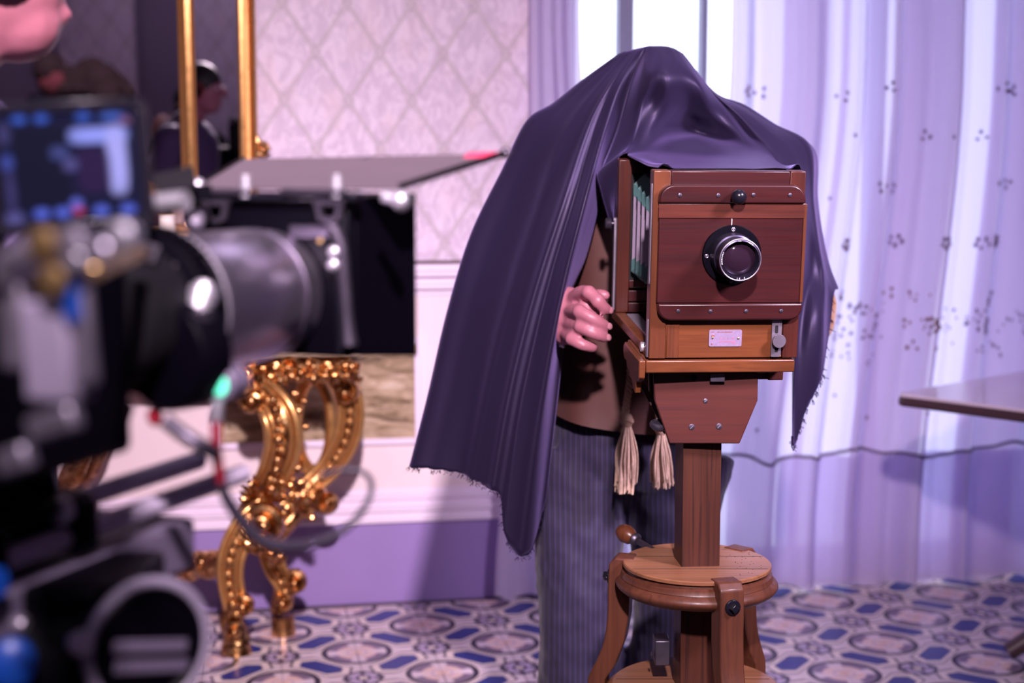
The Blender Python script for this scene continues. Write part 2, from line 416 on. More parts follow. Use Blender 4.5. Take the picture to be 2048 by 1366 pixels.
def screenmat():
    m = N('monitor screen picture'); a = m.n('Attribute', attribute_name='picture')
    m.base((.002,.002,.003), .3); m.b.inputs['Specular IOR Level'].default_value = .1; m.l(a.outputs['Color'], m.b.inputs['Emission Color']); m.b.inputs['Emission Strength'].default_value = 1.0; return m.m
M['screen'] = screenmat()

# ------------------------------------------------------------------ setting: room in a frame turned with the far wall
WALL_A = R(9.5); WALL_Y = 4.876
RM = Matrix.Translation((0, WALL_Y, 0)) @ Matrix.Rotation(WALL_A, 4, 'Z')     # local x along wall, local -y into the room
RI = RM.inverted()
def wall_u(px, off=0.0):
    r = (px-1024)/FPX; D0 = WALL_Y-off/math.cos(WALL_A); k = math.tan(WALL_A)
    X = r*D0/(1-k*r); return (RI @ Vector((X, D0+k*X, 0))).x
def struct(name, mb, mat, M_=RM, bevel=0, parent=None):
    o = mk(name, mb, mat, parent, bevel=bevel)
    if parent is None:
        o.matrix_world = M_; WM[o] = M_; o['kind'] = 'structure'
    return o
UL, UR = -2.3, 3.2; CEIL = 3.3; WU0, WU1, WZ0, WZ1 = .16, 2.75, .03, 2.95; BACK = -6.1; DADO = 1.18
b = MB(); b.box(UL-.2, WU0, 0, .2, 0, CEIL); b.box(WU1, UR+.2, 0, .2, 0, CEIL); b.box(WU0, WU1, 0, .2, 0, WZ0); b.box(WU0, WU1, 0, .2, WZ1, CEIL)
wall = struct('wall_back', b, M['wallpaper'])
b = MB(); b.box(UL-.2, UR+.2, BACK-.2, BACK, 0, CEIL); struct('wall_front', b, M['wallpaper'])
b = MB(); b.box(UL-.2, UL, BACK, 0, 0, CEIL); struct('wall_left', b, M['dim_wall'])
b = MB(); b.box(UR, UR+.2, BACK, 0, 0, CEIL); struct('wall_right', b, M['dim_wall'])
b = MB(); b.box(UL-.2, UR+.2, BACK-.2, .2, CEIL, CEIL+.1); struct('ceiling', b, M['plaster'])
b = MB(); b.box(UL-.2, UR+.2, BACK-.2, .2, -.12, -.006); floor = struct('floor', b, M['grout'])
# wainscot: cream board, dado moulding, skirting, plinth
UE = .10
b = MB(); b.box(UL, UE, -.012, 0, .395, 1.06); struct('trim_1', b, M['cream_paint'])
def moulding(z0, z1, steps, name, mat, d=.05):
    prof = [(0, z0)]
    n = len(steps)
    for i, k in enumerate(steps):
        za = z0+(z1-z0)*i/n; zb = z0+(z1-z0)*(i+1)/n
        prof += [(-d*k, za+.001), (-d*k*.97, (za+zb)/2), (-d*k, zb-.004)]
    prof += [(0, z1)]
    m = MB(); m.prism(prof, UL, UE, axes='yz'); return struct(name, m, mat, bevel=.002)
moulding(1.06, 1.168, [.3,.75,.5,1.0,.6], 'trim_2', M['white_paint'])
b = MB(); b.box(UL, UE, -.014, 0, 1.168, 1.177); struct('trim_3', b, M['table_edge'])
moulding(.282, .398, [1.0,.8,.95,.55,.7,.3], 'trim_4', M['white_paint'], .045)
b = MB(); b.box(UL, UE, -.03, 0, 0, .282); struct('baseboard_back', b, M['plinth'])
# marble panel with its white frame, set in the wainscot
mu0, mu1, mz0, mz1 = wall_u(430), wall_u(826), .572, .893
b = MB(); b.box(mu0, mu1, -.018, -.0125, mz0, mz1); mk('marble_panel', b, M['marble'], wall, bevel=0, label='tan veined marble panel')
b = MB(); f = .022
b.box(mu0-f, mu0, -.026, -.0122, mz0-f, mz1+f); b.box(mu1, mu1+f, -.026, -.0122, mz0-f, mz1+f)
b.box(mu0, mu1, -.026, -.0122, mz0-f, mz0); b.box(mu0, mu1, -.026, -.0122, mz1, mz1+f)
mk('panel_frame', b, M['white_paint'], wall, bevel=.003)
# a pilaster and a door on the wall behind the lens, seen in the mirror
b = MB(); b.box(-1.75, -1.35, BACK, BACK+.03, 0, CEIL); b.box(-1.70, -1.66, BACK+.03, BACK+.05, 0, CEIL); b.box(-1.44, -1.40, BACK+.03, BACK+.05, 0, CEIL)
struct('trim_5', b, M['dim_wall'])

# floor tiles, each its own piece
TA = R(11); TS = .233
TB = Matrix.Translation((-.479, 4.254, 0)) @ Matrix.Rotation(TA, 4, 'Z')
tm = MB(); h = TS/2-.0009; tm.box(-h, h, -h, h, -.006, 0)
t0 = None; nt = 0; FI = RM.inverted()
for j in range(4, -10, -1):
    for i in range(-10, 14):
        p = TB @ Vector(((i+.5)*TS, (j+.5)*TS, 0))
        q = FI @ p
        if q.y > -.03-TS*.72+.12 or p.y < 3.0: continue
        r = (p.x)/p.y
        if r < -.47 or r > .47: continue
        if nt >= 290: continue
        if t0 is None:
            t0 = mk('tile', tm, M['tile'], floor, bevel=.0012, seg=1); o = t0
        else:
            o = t0.copy(); C.objects.link(o)
        o.matrix_parent_inverse = Matrix(); o.matrix_basis = FI @ Matrix.Translation(p) @ Matrix.Rotation(TA+(PI/2 if (i+j) % 2 else 0), 4, 'Z')
        nt += 1
print('tiles', nt)

# window: frame, mullions, panes
win = MB(); d0, d1 = .05, .12
win.box(WU0, WU0+.07, d0, d1, WZ0, WZ1); win.box(WU1-.07, WU1, d0, d1, WZ0, WZ1); win.box(WU0, WU1, d0, d1, WZ0, WZ0+.07); win.box(WU0, WU1, d0, d1, WZ1-.07, WZ1)
window = struct('window_1', win, M['window_paint'], bevel=.004)
bars = [(wall_u(1229,-.08), wall_u(1258,-.08)), (wall_u(1391,-.08), wall_u(1403,-.08)), (1.30, 1.36), (1.95, 2.01)]
for a, c in bars:
    b = MB(); b.box(a, c, d0-.01, d1-.02, WZ0+.07, WZ1-.07); mk('mullion', b, M['window_paint'], window, bevel=.003)
edges = [WU0+.07]+[x for ab in bars for x in ab]+[WU1-.07]
for k in range(0, len(edges), 2):
    b = MB(); b.box(edges[k]-.004, edges[k+1]+.004, .075, .081, WZ0+.066, WZ1-.066); mk('pane', b, M['pane'], window)
b = MB(); b.box(WU0-.03, WU1+.03, -.03, .05, .001, WZ0); mk('window_sill', b, M['white_paint'], window, bevel=.004)

# ------------------------------------------------------------------ curtains
CO = .15
def curtain_fn(uL, uR, folds, amp, seed, z0=.015, z1=3.05):
    ph = [rnd.uniform(0, 6.28) for _ in range(6)]; am = [rnd.uniform(.5, 1) for _ in range(6)]
    def warp(s): return s+.018*math.sin(2*PI*s*2.3+ph[0])+.012*math.sin(2*PI*s*5.1+ph[1])
    def depth(s, z):
        a = 2*PI*folds*warp(s)+.25*math.sin(z*1.7+ph[4])
        k = amp*(.75+.25*math.sin(2*PI*s*3.1+ph[2]))*(.8+.2*math.cos(z*.9))
        wv = math.sin(a)+.38*am[0]*math.sin(2.1*a+ph[3])+.18*math.sin(3.7*a+ph[5]+z*.5)
        return -CO-k*wv
    def fn(s, t):
        z = z0+(z1-z0)*t
        u = uL(z)+(uR(z)-uL(z))*s
        return (u+.012*math.sin(2*PI*folds*warp(s)*1+1.2), depth(s, z), z+(.012*math.sin(2*PI*folds*s+1) if t < .001 else 0))
    return fn
def lerp(z, za, a, zb, c):
    k = min(1, max(0, (z-za)/(zb-za))); k = k*k*(3-2*k); return a+(c-a)*k
uLa = lambda z: lerp(z, .0, wall_u(986, CO), 1.25, wall_u(1056, CO))
uRa = lambda z: lerp(z, 0, wall_u(1310, CO), 2.0, wall_u(1158, CO))
uLb = lambda z: lerp(z, .2, wall_u(1335, CO), 1.85, wall_u(1446, CO))
uRb = lambda z: 2.95
def curtain(name, fn, nu, nv, label, dy):
    root = thing(name, RM @ Vector((fn(.5, 0)[0], -CO, .01)), label, 'curtain', 'sheer curtains at the window', M=RM @ Matrix.Translation((fn(.5,0)[0], -CO+dy, .01)))
    off = Vector((-fn(.5,0)[0], CO, -.01))
    m = MB(); m.grid(lambda s, t: Vector(fn(s, t))+off, nu, nv); mk('sheer_panel', m, M['sheer'], root, angle=80)
    return root, off
fa = curtain_fn(uLa, uRa, 4.2, .026, 1); fb = curtain_fn(uLb, uRb, 11.5, .050, 2)
ca, offa = curtain('sheer_curtain', fa, 70, 40, 'narrow pinkish sheer curtain left of the bright window gap, beside the wallpaper', .055)
cb, offb = curtain('sheer_curtain', fb, 260, 40, 'wide blue white embroidered sheer curtain filling the right half of the photo', 0)
# hem seam line crossing the folds and the embroidered sprigs (all lie on the cloth)
def z2t(z): return (z-.015)/3.035
def seam(fn, off, z, root, n, a):
    pts = [Vector(fn(i/n, z2t(z+a*math.sin(i*.14)+a*.6*math.sin(i*.37))))+off+Vector((0, -.003, 0)) for i in range(n+1)]
    m = MB(); m.tube(pts, .006, 6); mk('hem_seam', m, M['seam'], root)
seam(fb, offb, .49, cb, 200, .016)
fl2 = curtain_fn(uLb, uRb, 8.3, .022, 4)
lin = MB(); lin.grid(lambda s, t: Vector(fl2(s, t))+offb+Vector((0, .068, 0)), 180, 30, skip=lambda i, j: math.sin(i*.19)+.6*math.sin(i*.43+1) > .15)  # second layer, cut into strips to darken bands of the backlit folds
mk('lining', lin, M['sheer_mauve'], cb, angle=80)
low = MB(); low.grid(lambda s, t: Vector(fb(s, z2t(.03+.455*t)))+offb+Vector((0, .010, 0)), 260, 6, skip=lambda i, j: i < 45)
mk('hem_band', low, M['sheer'], cb, angle=80)
def sprig(m, fn, off, s, z, r, n):
    if n == 1:
        P = [(0, 0)]
    else: P = [(math.cos(2*PI*k/n+z*9)*r*1.7, math.sin(2*PI*k/n+z*9)*r*1.7) for k in range(n)]
    for (a, c) in P:
        p = Vector(fn(min(1, max(0, s+a/2.6)), z2t(z+c)))+off+Vector((0, -.004, 0))
        m.sph(p, (r*rnd.uniform(.6,1), .002, r*rnd.uniform(.7,1.1)), 7, 4)
def s_of(px, z):
    u = wall_u(px, CO); return (u-uLb(z))/(uRb(z)-uLb(z))
def zpx(py): return EYE-(py-360)/FPX*4.86
em = MB(); er = MB()
for px, py in ((1486,188),(1525,188),(1678,195),(1764,176),(1980,176),(2022,180),(1695,272),(1884,275),(1660,398),(1752,375),(1975,368),(2018,368),(1790,375),(1843,272),(1955,272),(1540,300),
               (1682,800),(1852,835),(1755,850),(1510,862),(1465,520),(1470,700)):
    z = zpx(py); sprig(em, fb, offb, s_of(px, z), z, .009, 1 if rnd.random() < .4 else 3)
for px, py in ((1686,490),(1877,488),(1800,484),(1985,486),(1955,490)):
    z = zpx(py); sprig(em, fb, offb, s_of(px, z), z, .010, 5)
for k in range(95):
    px = rnd.uniform(1600, 2080); py = 650+rnd.gauss(0, 32)
    z = zpx(py); sprig(er if 1790 < px < 1880 and rnd.random() < .8 else em, fb, offb, s_of(px, z), z, rnd.uniform(.005,.009), 1 if rnd.random() < .6 else 3)
mk('embroidery', em, M['embroidery'], cb, kind='stuff', label='dark plum embroidered sprigs')
mk('embroidery', er, M['embroidery_rust'], cb, kind='stuff', label='rust red embroidered sprigs')

# ------------------------------------------------------------------ gilt mirror on the left of the far wall
mir_u = [wall_u(x, .06) for x in (368, 400, 484, 521)]
MZ0, MZ1 = 1.235, 2.75; TILT = R(1.9)
Mm = RM @ Matrix.Translation((0, -.035, MZ0)) @ Matrix.Rotation(TILT, 4, 'X')      # local z up, -y to the room, top leaning in
mirror = thing('gilt_mirror', (0,0,0), 'tall wall mirror in a double gilt frame hanging left of the lattice wallpaper', 'mirror', M=Mm @ Matrix.Translation((mir_u[0]-.45, 0, 0)))
ox = mir_u[0]-.45; H = MZ1-MZ0
li, ri = -.62, mir_u[1]-ox; lo_, ro = li-(mir_u[3]-mir_u[1]), mir_u[3]-ox; wi = mir_u[1]-mir_u[0]; wo = mir_u[3]-mir_u[2]
def frame_mb(x0, x1, z0, z1, wd, prof):
    """mitred frame, prof = list of (inward fraction 0..1, -y height)"""
    m = MB(); vs = []; k = len(prof)
    for (cx, cz, sx, sz) in ((x0, z0, 1, 1), (x1, z0, -1, 1), (x1, z1, -1, -1), (x0, z1, 1, -1)):
        for f, y in prof: vs.append((cx+sx*f*wd, -y, cz+sz*f*wd))
    fs = []
    for c in range(4):
        d = (c+1) % 4
        for i in range(k): j = (i+1) % k; fs.append((c*k+i, c*k+j, d*k+j, d*k+i))
    return m.add(vs, fs)
mk('outer_frame', frame_mb(lo_, ro, 0, H, wo, [(0,0),(0,.03),(.08,.045),(.22,.05),(.34,.04),(.42,.028),(.58,.026),(.66,.038),(.85,.040),(1,.022),(1,0)]), M['gold_plain'], mirror, angle=25)
mk('inner_moulding', frame_mb(li, ri, wo+.10, H-wo-.10, wi, [(0,.012),(0,.034),(.2,.046),(.5,.050),(.62,.042),(.8,.036),(1,.024),(1,.012)]), M['gold_plain'], mirror, angle=25)
b = MB(); b.box(li+.005, ri-.005, -.012, -.006, wo+.105, H-wo-.105); mk('mirror_glass', b, M['mirror'], mirror)
b = MB()
b.box(ri-.02, ro-.01, -.010, -.004, .01, H-.01); b.box(lo_+.01, li+.02, -.010, -.004, .01, H-.01); b.box(li+.02, ri-.02, -.010, -.004, .01, wo+.12); b.box(li+.02, ri-.02, -.010, -.004, H-wo-.12, H-.01)
mk('border_glass', b, M['mirror'], mirror)
m = MB(); cx = ro+.012
zc = (EYE-(303-360)/FPX*4.72)-MZ0
m.tube([(cx+.020*(1-.55*t/30)*math.cos(t*.42), -.03, zc+.026*(1-.55*t/30)*math.sin(t*.42)) for t in range(31)], [.009*(1-.4*t/30) for t in range(31)], 8); m.sph((cx, -.035, zc), .009)
m.tube([(ro-.012, -.03, zc+.05), (ro-.002, -.034, zc+.03), (cx+.004, -.032, zc+.016)], [.010,.012,.009], 8)
mk('scroll_ornament', m, M['gold'], mirror)

# ------------------------------------------------------------------ gilt console table under the mirror
cbase = at(520, 700, 4.42); cbase.z = 0
console = thing('console_table', cbase, 'carved gilt baroque console table standing against the wall under the mirror', 'table')
def P4(px, py, Y): return at(px, py, Y)
def gpath(lst, n=8): return cr([P4(*p) for p in lst], n)
def taper(vals, m):
    k = len(vals)-1; out = []
    for i in range(m):
        t = i/(m-1)*k; j = min(int(t), k-1); out.append(vals[j]+(vals[j+1]-vals[j])*(t-j))
    return out
VIEW = Vector((0, -1, 0))
def volute(m, px, py, Y, r0, turns=1.6, th=.012, sgn=1, a0=0, depth=1.7):
    c = P4(px, py, Y); n = int(22*turns); pts = []; rs = []
    for i in range(n+1):
        t = i/n; a = a0+sgn*2*PI*turns*t; r = r0*(1-.82*t)
        pts.append(c+Vector((r*math.cos(a), -.012*t, r*math.sin(a)))); rs.append(th*(1-.45*t))
    m.tube(pts, rs, 8, flat=(depth, 1), up=None); m.sph(c+Vector((0, -.014, 0)), th*1.15, 10, 7)
def beads(m, path, off, r, step):
    L = 0; last = path[0]; nxt = 0
    for p in path:
        L += (p-last).length; last = p
        if L >= nxt: m.sph(p+off, (r, r, r*1.15), 8, 6); nxt += step
def leaf(m, base, tip, wd, curl=.02, n=7):
    base = Vector(base); tip = Vector(tip); d = tip-base; s = d.cross(VIEW).normalized()
    for k in range(-2, 3):
        e = base+d*(1-.13*abs(k))+s*wd*k*.42; mid = base+d*.5+s*wd*k*.34-Vector((0, curl*(1.4-.3*abs(k)), 0))
        e = e+Vector((0, -curl*.2, 0))
        pts = cr([base, mid, e], n); m.tube(pts, taper([wd*.12, wd*.20, wd*.17, wd*.03], len(pts)), 6)
def carved_leg(lst, rad, name, flip, lab=None):
    """double-rolled S leg: two side fillets, a hollow between them and a bead row in the hollow"""
    path = gpath(lst); m_ = len(path); rs = taper(rad, m_)
    body = MB(); body.tube(path, [r*.80 for r in rs], 12, flat=(1, .75, .8), up=VIEW)
    o = mk(name, body, M['gold'], console, True, angle=50)
    for s in (-1, 1):
        edge = []; inner = []
        for i, p in enumerate(path):
            t = (path[min(i+1, m_-1)]-path[max(i-1, 0)]).normalized(); b_ = t.cross(VIEW).normalized()
            edge.append(p+b_*s*rs[i]*.84+VIEW*rs[i]*.46); inner.append(p+b_*s*rs[i]*.46+VIEW*rs[i]*.60)
        fb_m = MB(); fb_m.tube(edge, [r*.27 for r in rs], 10); mk('fillet', fb_m, M['gold_plain'], o, True, angle=80)
        fb_m = MB(); fb_m.tube(inner, [r*.11 for r in rs], 8); mk('fillet', fb_m, M['gold_plain'], o, True, angle=80)
    bd = MB(); beads(bd, path, VIEW*.040, .0105, .033); mk('bead_row', bd, M['gold_plain'], o, True, kind='stuff')
    return o, path
L1, p1 = carved_leg([(478,742,4.30),(520,775,4.28),(558,822,4.25),(570,880,4.25),(553,940,4.27),(522,990,4.30),(492,1035,4.30)], [.030,.042,.052,.055,.048,.040,.032], 'leg', 1)
L2, p2 = carved_leg([(668,742,4.44),(694,775,4.42),(703,825,4.42),(692,880,4.42),(662,930,4.42),(618,975,4.40),(572,1020,4.36)], [.034,.038,.040,.040,.036,.032,.026], 'leg', 1)
F1, p3 = carved_leg([(540,1010,4.30),(500,1045,4.27),(472,1090,4.25),(462,1140,4.24),(470,1195,4.24),(480,1225,4.24)], [.040,.042,.040,.038,.036,.034], 'foot', 1)
F2, p4 = carved_leg([(530,1062,4.42),(540,1100,4.42),(553,1135,4.42),(572,1170,4.42),(580,1190,4.42)], [.030,.034,.034,.030,.026], 'foot', 1)
m = MB(); pth = gpath([(478,1205,4.245),(462,1235,4.25),(470,1262,4.25),(474,1282,4.25)]); m.tube(pth, taper([.044,.036,.038,.044], len(pth)), 12)
p0 = P4(472, 1283, 4.25); m.cyl((p0.x, p0.y, 0), (p0.x, p0.y, .03), .05, .042, 16)
volute(m, 470, 1262, 4.20, .026, 1.2, .012, 1, 1)
mk('toe', m, M['gold'], F1, True)
m = MB(); pth = gpath([(568,1185,4.425),(560,1205,4.43),(562,1222,4.43)]); m.tube(pth, taper([.036,.030,.034], len(pth)), 12)
q0 = P4(566, 1222, 4.43); m.cyl((q0.x, q0.y, 0), (q0.x, q0.y, .06), .04, .036, 16); volute(m, 566, 1205, 4.39, .028, 1.2, .011, -1, 1)
mk('toe', m, M['gold'], F2, True)
m = MB()
for args in ((528,1050,4.22,.058,1.7,.019,-1,2.2), (656,1003,4.36,.040,1.4,.014,1,1.8), (505,800,4.23,.036,1.5,.012,1,3), (487,1212,4.20,.030,1.3,.012,-1,2), (590,1165,4.38,.034,1.3,.014,-1,2),
             (345,1120,4.40,.030,1.3,.012,1,0), (690,785,4.37,.040,1.4,.011,-1,1.2)):
    m = MB(); volute(m, *args); mk('scroll', m, M['gold'], console, True)
m = MB(); ring = [P4(628+38*math.cos(a), 850+94*math.sin(a), 4.50) for a in [2*PI*k/40 for k in range(40)]]
m.tube(ring, .030, 10, closed=True, flat=(.8, 1.2), up=VIEW); mk('oval_ring', m, M['gold_plain'], console, True)
for (a, c, e, f, wd) in ((520,985,482,968,.05),(545,1000,562,968,.05),(600,985,588,952,.04),(520,1110,504,1062,.05),(545,1130,558,1092,.04),(590,1020,636,1004,.05)):
    m = MB(); leaf(m, P4(a, c, 4.25), P4(e, f, 4.22), wd, .02); mk('acanthus_leaf', m, M['gold'], console, True)
m = MB()
pth = gpath([(640,1000,4.4),(610,1015,4.37),(575,1045,4.34),(545,1085,4.33)]); m.tube(pth, taper([.016,.026,.032,.03], len(pth)), 10)
mk('scroll_arm', m, M['gold'], console, True)
m = MB()
for s in range(9):
    t = s/8; c = P4(548+10*math.sin(3*t), 800+160*t, 4.21); m.sph(c, .014+.005*math.sin(s*2.1), 8, 6)
for s in range(12):
    c = P4(585+rnd.gauss(0, 12), 780+rnd.uniform(0, 190), 4.24+rnd.uniform(0,.03)); m.sph(c, rnd.uniform(.007,.016), 7, 5)
mk('carved_beads', m, M['gold'], console, True, kind='stuff')
m = MB(); pth = gpath([(455,1118,4.28),(420,1130,4.34),(395,1128,4.38),(370,1138,4.42),(352,1128,4.44),(300,1120,4.46)]); m.tube(pth, taper([.036,.048,.044,.050,.046,.03], len(pth)), 12, flat=(1,.8), up=VIEW)
volute(m, 405, 1122, 4.33, .034, 1.4, .013, -1, 1)
mk('stretcher', m, M['gold'], console, True)
# apron: dense carving below the top
m = MB()
tz = at(560, 712, 4.3).z
xa, xb = P4(300,730,4.3).x, P4(715,730,4.3).x
m.box(xa, xb-.03, 4.33, 4.36, tz-.05, tz)
for k in range(11):
    t = k/10; px = 450+255*t; volute(m, px, 738+7*math.sin(k*2.4), 4.27+.02*math.sin(k*5), .026+.008*math.sin(k*1.7), 1.3, .011, 1 if k % 2 else -1, k*1.3)
for k in range(13):
    px = 440+21*k; leaf(m, P4(px, 728, 4.29), P4(px+rnd.uniform(-22, 22), 766+rnd.uniform(-4, 14), 4.25), .04, .016)
for k in range(34): m.sph(P4(445+rnd.random()*262, 726+rnd.random()*36, 4.25+rnd.random()*.03), rnd.uniform(.006,.014), 7, 5)
leaf(m, P4(470,745,4.28), P4(432,728,4.25), .05, .02); leaf(m, P4(690,755,4.30), P4(712,730,4.27), .05, .02)
mk('apron', m, M['gold'], console, True)
lb = RI @ Vector((xa-.25, 4.34, 0)); rb = RI @ Vector((xb+.01, 4.34, 0))
m = MB(); m.box(lb.x, rb.x, -.50, -.055, tz, tz+.032, RM); mk('table_top', m, M['marble'], console, True, bevel=.008)
# hidden left half of the pair: rear and far legs so the table stands
m = MB()
for dx, dy in ((-.62, 0), (-.62, .2)):
    pth = [p+Vector((dx, dy, 0)) for p in p1+p3]; m.tube(pth, .038, 8)
    m.cyl((p0.x+dx, p0.y+dy, 0), (p0.x+dx, p0.y+dy, .08), .05, .04, 12)
mk('leg', m, M['gold'], console, True)
# cream vase standing on the console
vz = tz+.032; vp = at(333, 450, 4.36)
vase = thing('vase', (vp.x, vp.y, vz), 'cream porcelain vase with gilt rim on the console table, behind the cinema camera', 'vase')
vh = at(333, 424, 4.36).z-vz
m = MB(); m.lathe([(.03,0),(.032,.01),(.012,.03),(.010,.10),(.014,vh-.11),(.022,vh-.085),(.026,vh-.07),(.024,vh-.02),(.026,vh-.004),(.022,vh-.004),(.020,vh-.05)], n=24); mk('vase_body', m, M['cream'], vase)
m = MB(); m.tube([(.0265*math.cos(a), .0265*math.sin(a), vh-.003) for a in [2*PI*k/24 for k in range(24)]], .002, 6, closed=True); mk('gilt_rim', m, M['gold_plain'], vase); m = MB(); m.lathe([(.028,vh-.082),(.031,vh-.076),(.027,vh-.070)], n=20); mk('gilt_collar', m, M['gold_plain'], vase)

# ------------------------------------------------------------------ old wooden view camera
K = 2.5/FPX
WYAW, WPIT, WROL = R(4.8), R(4.6), R(0.25)
wc0 = at(1445, 716, 2.5)
WC = Matrix.Translation(wc0) @ Matrix.Rotation(WYAW, 4, 'Z') @ Matrix.Rotation(WPIT, 4, 'X') @ Matrix.Rotation(WROL, 4, 'Y')
view_cam = thing('wooden_view_camera', wc0, 'antique wooden bellows camera with black lens on the wooden stand', 'camera', M=WC)
def fl(px, py): return ((px-1445-(716-py)*.0362)*K, (716-py)*K*1.0)
def fbox(m, px0, py0, px1, py1, d0, d1):
    pm = (py0+py1)/2; x0, z1 = fl(px0, pm)[0], fl(px0, py0)[1]; x1, z0 = fl(px1, pm)[0], fl(px1, py1)[1]
    return m.box(x0, x1, d0, d1, z0, z1)
def frr(m, px0, py0, px1, py1, r, d0, d1, corners=(1,1,1,1)):
    pm = (py0+py1)/2; x0, z1 = fl(px0, pm)[0], fl(px0, py0)[1]; x1, z0 = fl(px1, pm)[0], fl(px1, py1)[1]
    return m.rrect(x0, x1, z0, z1, r*K, d0, d1, corners=corners)
def fpart(name, mat, px0, py0, px1, py1, d0, d1, bevel=.0015, parent=view_cam, **kw):
    return mk(name, fbox(MB(), px0, py0, px1, py1, d0, d1), M[mat], parent, bevel=bevel, **kw)
FW = 304*K/2; FH = 376*K
# front standard: stiles, rails, core
fs = mk('front_standard', MB().box(-FW+.004, FW-.004, .006, .028, .002, FH-.002), M['wood_redv'], view_cam, bevel=.001)
for x0, x1 in ((-FW, -FW+.030), (FW-.028, FW)):
    mk('stile', MB().box(x0, x1, -.004, .030, 0, FH), M['wood_orangev' if x0 < 0 else 'wood_redv'], fs, bevel=.0018)
mk('top_rail', MB().box(-FW+.0302, FW-.0282, -.0035, .030, FH-.036, FH-.0005), M['wood_red'], fs, bevel=.0018)
mk('lower_panel', MB().box(-FW+.0302, FW-.0282, -.0015, .029, .0005, .0755), M['wood_orange'], fs, bevel=.0015)
mk('panel_strip', MB().box(-FW+.032, -FW+.054, -.0035, .0285, .001, .075), M['wood_orangev'], fs, bevel=.0012)
# lens board with rails
lb_ = fpart('lens_board', 'wood_red', 1312, 402, 1606, 601, -.014, .006, .0015)
mk('board_batten', fbox(MB(), 1313, 404, 1605, 432, -.0155, -.0138), M['wood_batten'], lb_, bevel=.0006)
mk('board_edge', fbox(MB(), 1600, 404, 1606.5, 600, -.0155, -.006), M['wood_orangev'], lb_, bevel=.0008)
tr_ = mk('holding_rail', frr(MB(), 1314, 366, 1606, 402.5, 30, -.020, .0055, (1,1,0,0)), M['wood_red'], view_cam, bevel=.003)
lr_ = mk('holding_rail', frr(MB(), 1309, 601.5, 1601, 635, 26, -.020, .0055, (0,0,1,1)), M['wood_red'], view_cam, bevel=.003)
def screw(px, py, d, parent, r=4.2, mat='dark_steel', world=None):
    x, z = fl(px, py); m = MB(); m.lathe([(r*K, 0), (r*K*.9, .0010), (r*K*.4, .0016)], (x, d, z), (0,-1,0), 12)
    o = mk('screw', m, M[mat], parent)
    a = rnd.uniform(0, 3); s = MB(); v = Vector((math.cos(a), 0, math.sin(a)))*r*K*.8; c = Vector((x, d-.0016, z)); s.bar(c-v, c+v, .0007, .0004, (0,-1,0)); s2 = mk('slot', s, M['hole'], o)
for px in (1354, 1430, 1500, 1573): screw(px, 386+rnd.uniform(-1,1), -.0201, tr_)
for px in (1350, 1415, 1487, 1558): screw(px, 616+rnd.uniform(-1,1), -.0201, lr_)
x, z = fl(1467, 388); m = MB(); m.lathe([(.006,0),(.007,.003),(.005,.006)], (x, -.020, z), (0,-1,0), 16); m.sph((x, -.034, z), .0135, 20, 14); mk('knob', m, M['black_gloss'], view_cam, label='round black knob')
# lens
lx, lz = fl(1458.5, 504.5)
m = MB(); m.lathe([(59*K,0),(59.5*K,.002),(58*K,.005),(46*K,.0055)], (lx, -.0141, lz), (0,-1,0), 48); lens = mk('lens_flange', m, M['black'], view_cam)
for a in (90, 182, 270, 0):
    c = Vector((lx+51*K*math.cos(R(a)), -.0197, lz+51*K*math.sin(R(a))))
    m = MB(); m.tube([c+Vector((3.2*K*math.cos(t), 0, 3.2*K*math.sin(t))) for t in [2*PI*k/14 for k in range(14)]], .0010, 6, closed=True); m.sph(c, (.0016,.001,.0016), 8, 5); mk('flange_screw', m, M['mid_steel'], lens)
m = MB(); B0 = -.0190
m.lathe([(45*K,0),(45.5*K,.006),(44*K,.014),(43*K,.022),(43*K,.0225),(40*K,.024),(39*K,.040),(39*K,.0405),(40.5*K,.042),(41*K,.056),(40*K,.059),(36.5*K,.0605),(35.5*K,.058),(34*K,.048),(33*K,.044)], (lx, B0, lz), (0,-1,0), 56, caps=False)
m.cyl((lx, B0, lz), (lx, B0-.02, lz), 30*K, 30*K, 32)
mk('lens_barrel', m, metal('black purple lens metal', (.055,.046,.080), .36, .02), view_cam)
mk('barrel_rim', MB().tube([(lx+40.2*K*math.cos(t), B0-.0595, lz+40.2*K*math.sin(t)) for t in [2*PI*k/48 for k in range(48)]], .0011, 6, closed=True), M['mid_steel'], view_cam)
m = MB(); m.lathe([(33.5*K,0),(30*K,.0035),(22*K,.0065),(12*K,.0085),(.5*K,.009)], (lx, B0-.0455, lz), (0,-1,0), 40); mk('lens_glass', m, M['lens_glass'], view_cam)
def text_mb(txt, size):
    cu = bpy.data.curves.new('txt', 'FONT'); cu.body = txt; cu.size = size; cu.align_x = 'CENTER'; cu.align_y = 'CENTER'; cu.resolution_u = 2
    o = bpy.data.objects.new('txt', cu); C.objects.link(o); dg = bpy.context.evaluated_depsgraph_get(); me = bpy.data.meshes.new_from_object(o.evaluated_get(dg))
    vs = [v.co.copy() for v in me.vertices]; fs_ = [tuple(p.vertices) for p in me.polygons]
    bpy.data.objects.remove(o); bpy.data.curves.remove(cu); bpy.data.meshes.remove(me); return vs, fs_
m = MB()
def ringtext(txt, a0, da, size, r=36.6):
    for k, ch in enumerate(txt):
        a = R(a0+da*k); vs, f_ = text_mb(ch, size)
        up = Vector((-math.cos(a), 0, -math.sin(a))) if da > 0 else Vector((math.cos(a), 0, math.sin(a)))
        rt = Vector((0, -1, 0)).cross(up)*1
        rt = up.cross(Vector((0, 1, 0)))
        c = Vector((lx+r*K*math.cos(a), B0-.0608, lz+r*K*math.sin(a)))
        m.add([c+rt*v.x+up*v.y for v in vs], f_)
